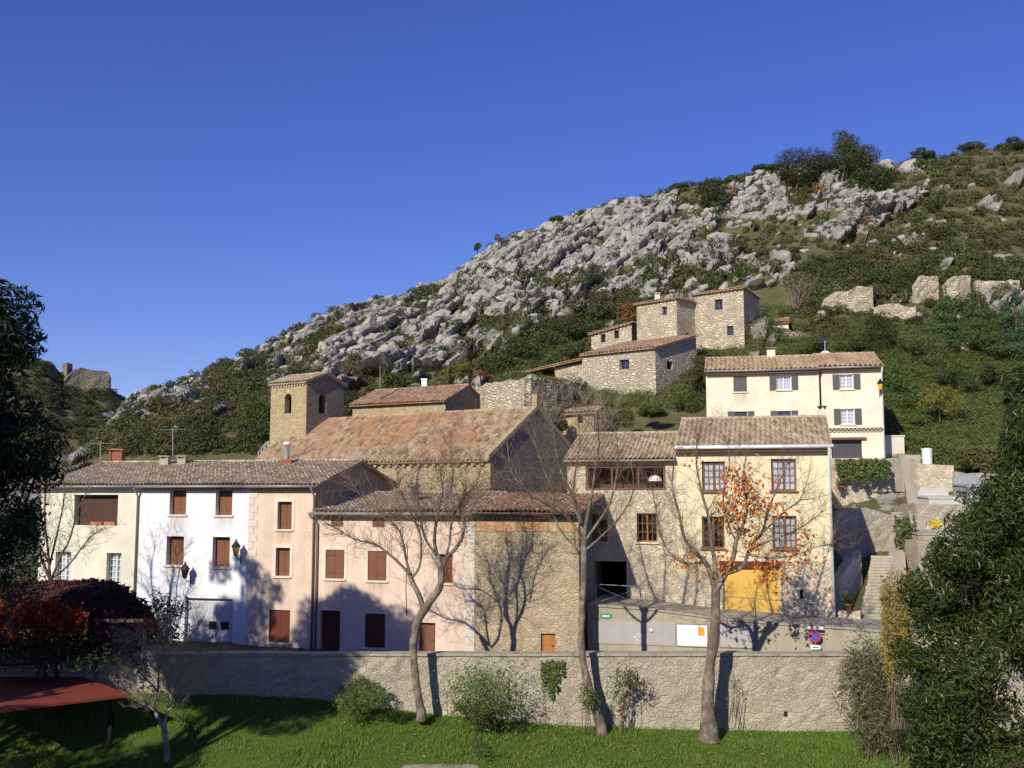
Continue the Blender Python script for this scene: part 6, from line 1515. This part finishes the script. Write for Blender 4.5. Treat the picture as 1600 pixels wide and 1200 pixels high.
# -- bare trees
def grow(b, p, d, L_, r_, lev, g, up=.10, tips=None, wig=.32):
    pts = [p.copy()]; n = 4; dd = d.normalized()
    for k in range(n):
        dd = (dd + Vector((g.gauss(0, wig), g.gauss(0, wig), g.gauss(0, wig) + up))).normalized(); pts.append(pts[-1] + dd * (L_ / n))
    b.tube(pts, [r_ * (1 - .7 * k / n) for k in range(n + 1)], 3 if r_ < .03 else 5, cap=False)
    if tips is not None and lev <= 1: tips.append(pts[-1])
    if lev > 0:
        for k in range(g.choice((2, 3, 3, 4))):
            q = g.choice(pts[1:]); e = (dd + Vector((g.gauss(0, .65), g.gauss(0, .65), g.gauss(.1, .5)))).normalized(); grow(b, q, e, L_ * g.uniform(.5, .75), r_ * .55, lev - 1, g, up, tips, wig)
def bare_tree(name, label, trunk, limbs, Y, seed, twigs=(7, 1.5, .018, 2), tm='bark', wm='twig', leaves=None, spread=.9, up=.10, rsc=.50):
    g = random.Random(seed); k_ = Y / F0; trunk = [(a, c, r_ * rsc) for a, c, r_ in trunk]
    base = P(trunk[0][0], trunk[0][1], Y); t = thing(name, label, 'tree', base)
    b = MB(); pts = [P(px, py, Y) for px, py, r_ in trunk]; pts.insert(0, pts[0] - Vector((0, 0, .4)))
    sm = []; rr_ = [trunk[0][2] * 1.25] + [r_ for _, _, r_ in trunk]; 
    def smooth(ps, rs, sub=3):
        o, ro = [], []
        for i in range(len(ps) - 1):
            p0 = ps[max(i - 1, 0)]; p1 = ps[i]; p2 = ps[i + 1]; p3 = ps[min(i + 2, len(ps) - 1)]
            for s_ in range(sub):
                u_ = s_ / sub; o.append(.5 * ((2 * p1) + (p2 - p0) * u_ + (2 * p0 - 5 * p1 + 4 * p2 - p3) * u_ ** 2 + (3 * p1 - p0 - 3 * p2 + p3) * u_ ** 3)); ro.append(rs[i] + (rs[i + 1] - rs[i]) * u_)
        o.append(ps[-1]); ro.append(rs[-1]); return o, ro
    o, ro = smooth(pts, [r_ * k_ for r_ in rr_]); ro = [r_ * g.uniform(.88, 1.14) for r_ in ro]; b.tube(o, ro, 12)
    tb = MB()
    for li, lm in enumerate(limbs):
        dy = g.uniform(-1, 1) * spread; n = len(lm['p']); ps = [P(px, py, Y + dy * (i / max(1, n - 1)) * 1.6) for i, (px, py) in enumerate(lm['p'])]
        r0, r1 = lm['r']; rs = [(r0 * rsc + .15 + (r1 * .7 - r0 * rsc - .15) * i / (n - 1)) * k_ for i in range(n)]; o, ro = smooth(ps, rs); b.tube(o, ro, 8)
        for s_ in range(int(len(o) * lm.get('t', 1) * twigs[0] / 6)):
            i = g.randrange(max(1, int(len(o) * .25)), len(o)); d = (o[i] - o[i - 1]).normalized(); e = (d + Vector((g.gauss(0, .75), g.gauss(0, .7), g.gauss(.15, .55)))).normalized()
            grow(tb, o[i], e, twigs[1] * g.uniform(.5, 1.1), twigs[2], twigs[3], g, up)
    b.build('trunk', M[tm], t, True); tb.build('twigs', M[wm], t)
    if leaves:
        V = []; rng2 = np.random.default_rng(seed)
        for px, py, rp, n in leaves:
            c = P(px, py, Y + rng2.uniform(-.4, .4)); n = int(n * 1.1); C_ = rng2.normal(0, 1, (n, 3)) * np.array((rp * k_ * .55, .45, rp * k_ * .5)) + np.array(c); V.append(leaf_quads(C_, rng2.normal(0, 1, (n, 3)) + np.array((-.3, -.8, .4)), .115, .85, rng2)[0])
        V = np.concatenate(V) - np.array(base); link_mesh('leaves', np_mesh('leaves', V, np.arange(len(V)).reshape(-1, 4), M['lf_orange']), t)
    return t
bare_tree('plane_tree', 'bare tree with crooked forked trunk, leftmost of the three before the parapet wall', [(658, 1112, 14), (652, 1080, 11), (647, 1035, 10.5), (646, 1000, 11.5), (655, 966, 12), (672, 940, 11.5), (686, 920, 10.5), (690, 900, 9.5), (688, 885, 9), (684, 868, 6.5)],
 [dict(p=[(690, 892), (697, 872), (712, 857), (723, 838), (724, 815), (719, 792), (727, 762)], r=(7, 1.6)), dict(p=[(684, 872), (679, 848), (681, 820), (686, 795), (692, 768), (688, 735)], r=(6, 1.2)), dict(p=[(684, 870), (668, 848), (660, 826), (657, 800), (650, 765), (655, 725)], r=(4, 1)),
  dict(p=[(662, 952), (654, 928), (645, 911), (640, 896)], r=(8, 5.5), t=.2), dict(p=[(640, 898), (626, 882), (606, 864), (585, 850), (556, 843), (530, 828), (500, 812)], r=(4.5, .9)), dict(p=[(641, 898), (634, 872), (630, 848), (622, 826), (606, 812), (585, 806)], r=(4.2, 1)), dict(p=[(643, 903), (655, 886), (658, 856), (655, 830), (641, 800), (625, 765), (620, 735)], r=(4, 1)),
  dict(p=[(690, 892), (702, 850), (706, 815), (722, 780), (745, 755), (752, 720)], r=(4, 1)), dict(p=[(660, 826), (630, 805), (590, 800), (560, 770), (545, 745)], r=(2.2, .7)), dict(p=[(722, 835), (735, 800), (748, 780), (765, 765)], r=(2.2, .7)), dict(p=[(681, 820), (700, 780), (708, 740), (705, 700)], r=(2.5, .8))], 45.7, 51, (16, 1.5, .013, 2), spread=.8)
bare_tree('plane_tree', 'slender bare tree with tall straight trunk, middle one of the three before the parapet wall', [(940, 1138, 16), (926, 1092, 12), (914, 1050, 11), (908, 1000, 11), (910, 950, 10.5), (912, 900, 10), (912, 860, 9.5), (912, 838, 8)],
 [dict(p=[(912, 842), (904, 800), (890, 765), (876, 735), (868, 700), (862, 655)], r=(6, 1)), dict(p=[(912, 842), (919, 800), (926, 765), (931, 725), (936, 690), (930, 640)], r=(6, 1)), dict(p=[(912, 850), (898, 822), (878, 802), (850, 786), (824, 768), (800, 738), (792, 690)], r=(4.5, .9)), dict(p=[(912, 848), (932, 820), (951, 790), (962, 752), (966, 710), (960, 665)], r=(4.8, .9)), dict(p=[(908, 820), (896, 780), (900, 730), (906, 685), (900, 640)], r=(4, .8)), dict(p=[(912, 862), (940, 838), (970, 806), (990, 765), (985, 720)], r=(4, .8)), dict(p=[(912, 862), (886, 842), (868, 812), (866, 775), (850, 735), (835, 690)], r=(3.5, .8))], 45.9, 52, (16, 1.45, .012, 2), spread=.8)
bare_tree('plane_tree', 'thick trunked knotty tree with remaining orange leaves, rightmost of the three before the wall', [(1108, 1144, 27), (1106, 1100, 18), (1109, 1045, 16.5), (1116, 992, 15.5), (1118, 952, 14.5), (1118, 918, 13)],
 [dict(p=[(1118, 925), (1110, 896), (1100, 876), (1085, 862), (1070, 842), (1060, 800), (1050, 755), (1058, 700)], r=(9, 1)), dict(p=[(1118, 925), (1136, 892), (1146, 870), (1150, 846), (1161, 820), (1168, 790), (1161, 750), (1168, 700)], r=(10, 1)), dict(p=[(1138, 895), (1160, 886), (1168, 866), (1175, 850), (1190, 834), (1200, 800), (1215, 760), (1235, 715)], r=(7, .9)), dict(p=[(1118, 922), (1117, 880), (1112, 850), (1108, 812), (1098, 775), (1088, 725), (1090, 680)], r=(8, .9)),
  dict(p=[(1172, 858), (1200, 846), (1236, 832), (1265, 815), (1290, 795)], r=(3.5, .8)), dict(p=[(1168, 866), (1200, 872), (1240, 868), (1275, 855), (1300, 850)], r=(3.2, .8)), dict(p=[(1100, 878), (1070, 880), (1045, 862), (1030, 830), (1025, 795), (1015, 750)], r=(4.5, .8)), dict(p=[(1190, 834), (1225, 800), (1250, 780), (1262, 750)], r=(2.8, .7)), dict(p=[(1150, 846), (1135, 810), (1130, 770), (1140, 725), (1135, 685)], r=(3, .7))], 45.5, 53, (15, 1.3, .013, 2), spread=.9,
 leaves=[(1158, 760, 32, 190), (1180, 790, 22, 120), (1142, 795, 26, 130), (1150, 745, 20, 70), (1138, 812, 20, 70), (1166, 832, 12, 40), (1174, 852, 10, 34), (1080, 864, 9, 30), (1062, 880, 14, 26), (1088, 890, 18, 30), (1130, 878, 14, 36), (1128, 895, 12, 30), (1196, 882, 24, 80), (1212, 898, 22, 60), (1232, 876, 22, 60), (1262, 874, 18, 46), (1258, 838, 14, 26), (1250, 855, 12, 16), (1210, 795, 14, 24), (1085, 722, 14, 14), (1225, 800, 16, 20), (1195, 905, 12, 24)])
bare_tree('pruned_tree', 'small pruned bare tree standing alone on the lawn', [(261, 1186, 9), (259, 1155, 9), (254, 1130, 9.5)],
 [dict(p=[(254, 1132), (243, 1112), (246, 1085), (248, 1050), (245, 1005)], r=(6, 1.2)), dict(p=[(255, 1132), (262, 1112), (266, 1085), (262, 1050), (256, 1020), (262, 985)], r=(6, 1)), dict(p=[(243, 1112), (222, 1092), (204, 1082)], r=(3, .8)), dict(p=[(266, 1088), (290, 1072), (320, 1046), (346, 1028)], r=(3.2, .8)), dict(p=[(246, 1080), (228, 1062), (202, 1060), (195, 1045)], r=(2.6, .8)), dict(p=[(263, 1050), (282, 1020), (300, 990), (312, 975)], r=(2.6, .7)), dict(p=[(266, 1088), (285, 1050), (300, 1030), (322, 1000)], r=(2.6, .7)), dict(p=[(262, 1110), (282, 1098), (302, 1080), (312, 1060)], r=(2.4, .7)), dict(p=[(248, 1050), (230, 1030), (215, 1000), (200, 1005)], r=(2.4, .7))], 42.6, 54, (26, .8, .009, 2), 'bark_pale', 'twig_pale', spread=.9, up=.16)
bare_tree('bare_bush_tree', 'dark many branched bare tree before the cream house at the left end', [(70, 960, 8), (74, 930, 7), (80, 900, 6)],
 [dict(p=[(80, 905), (95, 870), (110, 840), (120, 800), (135, 770)], r=(4, .9)), dict(p=[(78, 905), (75, 860), (70, 810), (72, 760), (80, 720)], r=(4.5, .9)), dict(p=[(78, 905), (60, 860), (45, 810), (35, 760), (40, 720)], r=(4.5, .9)), dict(p=[(80, 905), (105, 885), (125, 860), (140, 840), (155, 828)], r=(3, .7)), dict(p=[(76, 890), (90, 830), (100, 780), (98, 735)], r=(3.5, .8)), dict(p=[(76, 880), (55, 840), (25, 800), (0, 770)], r=(3, .8))], 50, 55, (12, 1.3, .014, 2), 'bark_dark', 'twig', spread=1.2)
for k, (lb, px, pb, s_) in enumerate([('grey bare bush beside the church gable, left of the small hut', 850, 700, 55), ('grey bare bush right of the small stone hut', 935, 705, 56), ('grey brown bare tree on the slope right of the tallest stone house', 1246, 500, 57)]):
    Y = 79 if k < 2 else 110; q = 1 if k < 2 else .8
    bare_tree('bare_bush', lb, [(px, pb, 2.5), (px, pb - 18, 2)], [dict(p=[(px, pb - 15), (px + dx * .5 * q, pb - 40 * q), (px + dx * q, pb - 75 * q)], r=(1.6, .5)) for dx in (-32, -20, -8, 5, 18, 32)], Y, 60 + k, (9, 1.5, .015, 2), 'bark', 'twig_pale', spread=1.0, up=.18)
# ivy and dark growth over the left tree
shrub_px('dark_ivy_bush', 'dark ivy covered bush under the pine at the left edge', 20, 850, 980, 66, 110, 44, 'lf_pine', 5000, .13, 71, .6, 14, nl=26)
# -- creeper covered pergola at the left
xs_ = [P(px, 930, 47.8).x for px in (-140, 235)]; t = thing('creeper_pergola', 'rounded pergola covered by red creeper, coloured dark brown on its shaded top, at the left edge', 'pergola', P(60, 1030, 49))
top = [(-140, 928), (-60, 918), (0, 914), (60, 911), (130, 908), (165, 911), (185, 920), (205, 935), (222, 952), (240, 976)]
g2 = np.random.default_rng(12); C_ = []; N_ = []
while len(C_) < 9500:
    px = g2.uniform(-140, 240); pt = np.interp(px, [a[0] for a in top], [a[1] for a in top]); v_ = g2.random(); y = 50.2 - 3.6 * v_ ** .8
    zt_ = P(px, pt, 49).z; z = zt_ - 1.5 * v_ ** 1.6 - g2.exponential(.12); C_.append((P(px, pt, 49).x, y, z)); N_.append((0, -.4 - v_, 1 - .6 * v_))
V, Fq, _ = leaf_quads(np.array(C_), np.array(N_) + g2.normal(0, .4, (len(C_), 3)), .17, .8, g2); o_ = np.array(off(t)); link_mesh('shaded_creeper', np_mesh('shaded_creeper', V - o_, Fq, M['lf_shaded']), t)
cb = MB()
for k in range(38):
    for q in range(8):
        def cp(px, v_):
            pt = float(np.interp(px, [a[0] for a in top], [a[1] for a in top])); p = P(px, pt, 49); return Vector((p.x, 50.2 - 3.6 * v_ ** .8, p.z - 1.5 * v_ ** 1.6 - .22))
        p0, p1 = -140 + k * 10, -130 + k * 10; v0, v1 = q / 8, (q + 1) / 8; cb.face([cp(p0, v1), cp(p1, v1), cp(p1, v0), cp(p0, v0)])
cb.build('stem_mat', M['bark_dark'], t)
C_ = []
for px, py, sx, sy, n in [(-40, 975, 50, 30, 1300), (25, 968, 42, 26, 1300), (85, 970, 36, 20, 900), (120, 968, 16, 12, 200), (228, 977, 12, 8, 110), (10, 1000, 44, 12, 300), (55, 948, 44, 10, 260)]:
    for k in range(n): p = P(px + g2.normal(0, sx * .6), py + g2.normal(0, sy * .6), 46.0 + g2.uniform(-.35, .35)); C_.append(p[:])
V, Fq, _ = leaf_quads(np.array(C_), np.tile((-.4, -.8, .5), (len(C_), 1)) + g2.normal(0, .5, (len(C_), 3)), .115, .85, g2); link_mesh('red_creeper', np_mesh('red_creeper', V - o_, Fq, M['lf_red']), t)
for px in (-120, -30, 60, 150, 225):
    for Y in (46.9, 49.8): b = MB(); q = P(px, 1000, Y); b.box((q.x - .07, Y, 2.6), (.14, 0, 0), (0, .14, 0), (0, 0, 2.6)); b.build('post', M['bark_dark'], t)
b = MB(); 
for Y in (46.9, 49.8): b.box((P(-140, 990, Y).x, Y, 5.15), (P(235, 990, Y).x - P(-140, 990, Y).x, 0, 0), (0, .14, 0), (0, 0, .14))
b.build('beams', M['bark_dark'], t)
shrub_px('dark_fill', 'added dark leafy fill behind the wall under the creeper pergola', 110, 1002, 1030, 175, 26, 48.2, 'lf_pine', 5200, .14, 72, .6, 10, cat='hedge', nl=40)  # leaves added to darken the gap under the pergola
# -- lawn blades
gl = np.random.default_rng(99); n = 85000
x = gl.uniform(-27, 17, n); y = 40.5 + 6.4 * gl.random(n); keep = x > -.66 * y; x = x[keep]; y = y[keep]; n = len(x)
zw_ = np.interp(x, [-60, -14, -8.8, -3, 3, 12, 60], [2.4, 2.0, 1.8, 1.06, .55, .38, .3]); z = np.where(y >= 42, zw_ * (y - 42) / 5, -.02 * (42 - y)) + .12 * (fbm(x * .5, y * .5, 5) - .5)
hgt = gl.uniform(.04, .11, n) * (1 + 1.2 * (fbm(x * .8, y * .8, 7) > .58) + .8 * (y > 46.3)); a = gl.uniform(0, 6.28, n); wd = gl.uniform(.012, .026, n); lean = gl.normal(0, .05, (n, 2))
B0 = np.stack([x - np.cos(a) * wd, y - np.sin(a) * wd, z - .02], -1); B1 = np.stack([x + np.cos(a) * wd, y + np.sin(a) * wd, z - .02], -1); T_ = np.stack([x + lean[:, 0], y + lean[:, 1], z + hgt], -1)
V = np.stack([B0, B1, T_], 1).reshape(-1, 3); tag(link_mesh('grass', np_mesh('grass', V, np.arange(3 * n).reshape(n, 3), M['blade'])), 'short green grass blades covering the lawn', 'grass', kind='stuff')
# rough grass on the banks between the houses
V = []; Sg = [crown_np([(0, 0, .1, .5, .5, .25), (.35, .2, .05, .4, .4, .2), (-.3, -.25, .05, .4, .4, .2)], 46, .13, .35, 900 + v, up=.8)[0] for v in range(6)]
for k in range(15000):
    px = gl.uniform(770, 1620); py = gl.uniform(500, 740) if px > 1300 else gl.uniform(480, 680)
    if px < 1385 and hidden(px, py) and py > 640: continue
    j = int(np.argmin(np.abs(pxs - px))); c = PYY[:n0, j]; i = int(np.argmax(c <= py))
    if YY[i, j] < 68 or YY[i, j] > 125: continue
    S_ = Sg[k % 6]; w_ = gl.uniform(.6, 1.7); V.append(np.stack([S_[:, 0] * w_ + XX[i, j] + gl.normal(0, .3), S_[:, 1] * w_ + YY2[i, j] + gl.normal(0, .3), S_[:, 2] * w_ * .6 + ZZ2[i, j] - .05], -1))
for k in range(2500):
    px = gl.uniform(1385, 1620); py = gl.uniform(555, 735); j = int(np.argmin(np.abs(pxs - px))); c = PYY[:n0, j]; i = int(np.argmax(c <= py)); S_ = Sg[k % 6]; w_ = gl.uniform(.5, 1.5)
    V.append(np.stack([S_[:, 0] * w_ + XX[i, j], S_[:, 1] * w_ + YY2[i, j], S_[:, 2] * w_ * .5 + ZZ2[i, j] - .05], -1))
V = np.concatenate(V); tag(link_mesh('bank_grass', np_mesh('bank_grass', V, np.arange(len(V)).reshape(-1, 4), M['bankgrass'])), 'rough grass covering the banks between and above the houses', 'grass', kind='stuff')

# fallen leaves on the lawn
n = 900; x = gl.uniform(-14, 16, n); y = gl.uniform(42, 46.7, n); keep = gl.random(n) < np.clip(1.2 - np.abs(x - 4) / 16, .1, 1); x = x[keep]; y = y[keep]; n = len(x)
C_ = np.array([(a_, b_, lawn_z(a_, b_) + .09) for a_, b_ in zip(x, y)]); V, Fq, _ = leaf_quads(C_, np.tile((0., 0, 1.), (n, 1)) + gl.normal(0, .4, (n, 3)), .07, .9, gl)
tag(link_mesh('fallen_leaves', np_mesh('fallen_leaves', V, Fq, M['lf_gold'])), 'fallen yellow leaves scattered on the lawn', 'leaves', kind='stuff')

V = []
for k in range(700):
    px = gl.uniform(1300, 1600); py = gl.uniform(790, 985); Y = 52.8 + (985 - py) / 195 * 13 + gl.uniform(-.6, .6); p = P(px, py, Y); S_ = Sg[k % 6]; w_ = gl.uniform(.2, .6)
    zz = ground_at(p.x, Y); V.append(np.stack([S_[:, 0] * w_ + p.x, S_[:, 1] * w_ + Y, S_[:, 2] * w_ * .8 + zz - .03], -1))
for k in range(900):
    px = gl.uniform(1300, 1408); Y = gl.uniform(62.8, 69.4); x_ = (px - 800) / F0 * Y; S_ = Sg[k % 6]; w_ = gl.uniform(.2, .7); V.append(np.stack([S_[:, 0] * w_ + x_, S_[:, 1] * w_ + Y, S_[:, 2] * w_ * .8 + ground_at(x_, Y) - .03], -1))
for k in range(160):      # weeds on the grave terraces and their edges
    x_ = gl.uniform(P(1436, 800, 60).x, P(1560, 800, 60).x); y_, z_ = ((gl.uniform(59, 64), 8.2), (gl.uniform(64.6, 69.3), 10.2))[k % 2]; S_ = Sg[k % 6]; w_ = gl.uniform(.15, .4); V.append(np.stack([S_[:, 0] * w_ + x_, S_[:, 1] * w_ + y_, S_[:, 2] * w_ + z_ - .02], -1))
V = np.concatenate(V); tag(link_mesh('terrace_weeds', np_mesh('terrace_weeds', V, np.arange(len(V)).reshape(-1, 4), M['bankgrass'])), 'weeds and rough grass around the stairs and graves', 'weeds', kind='stuff')
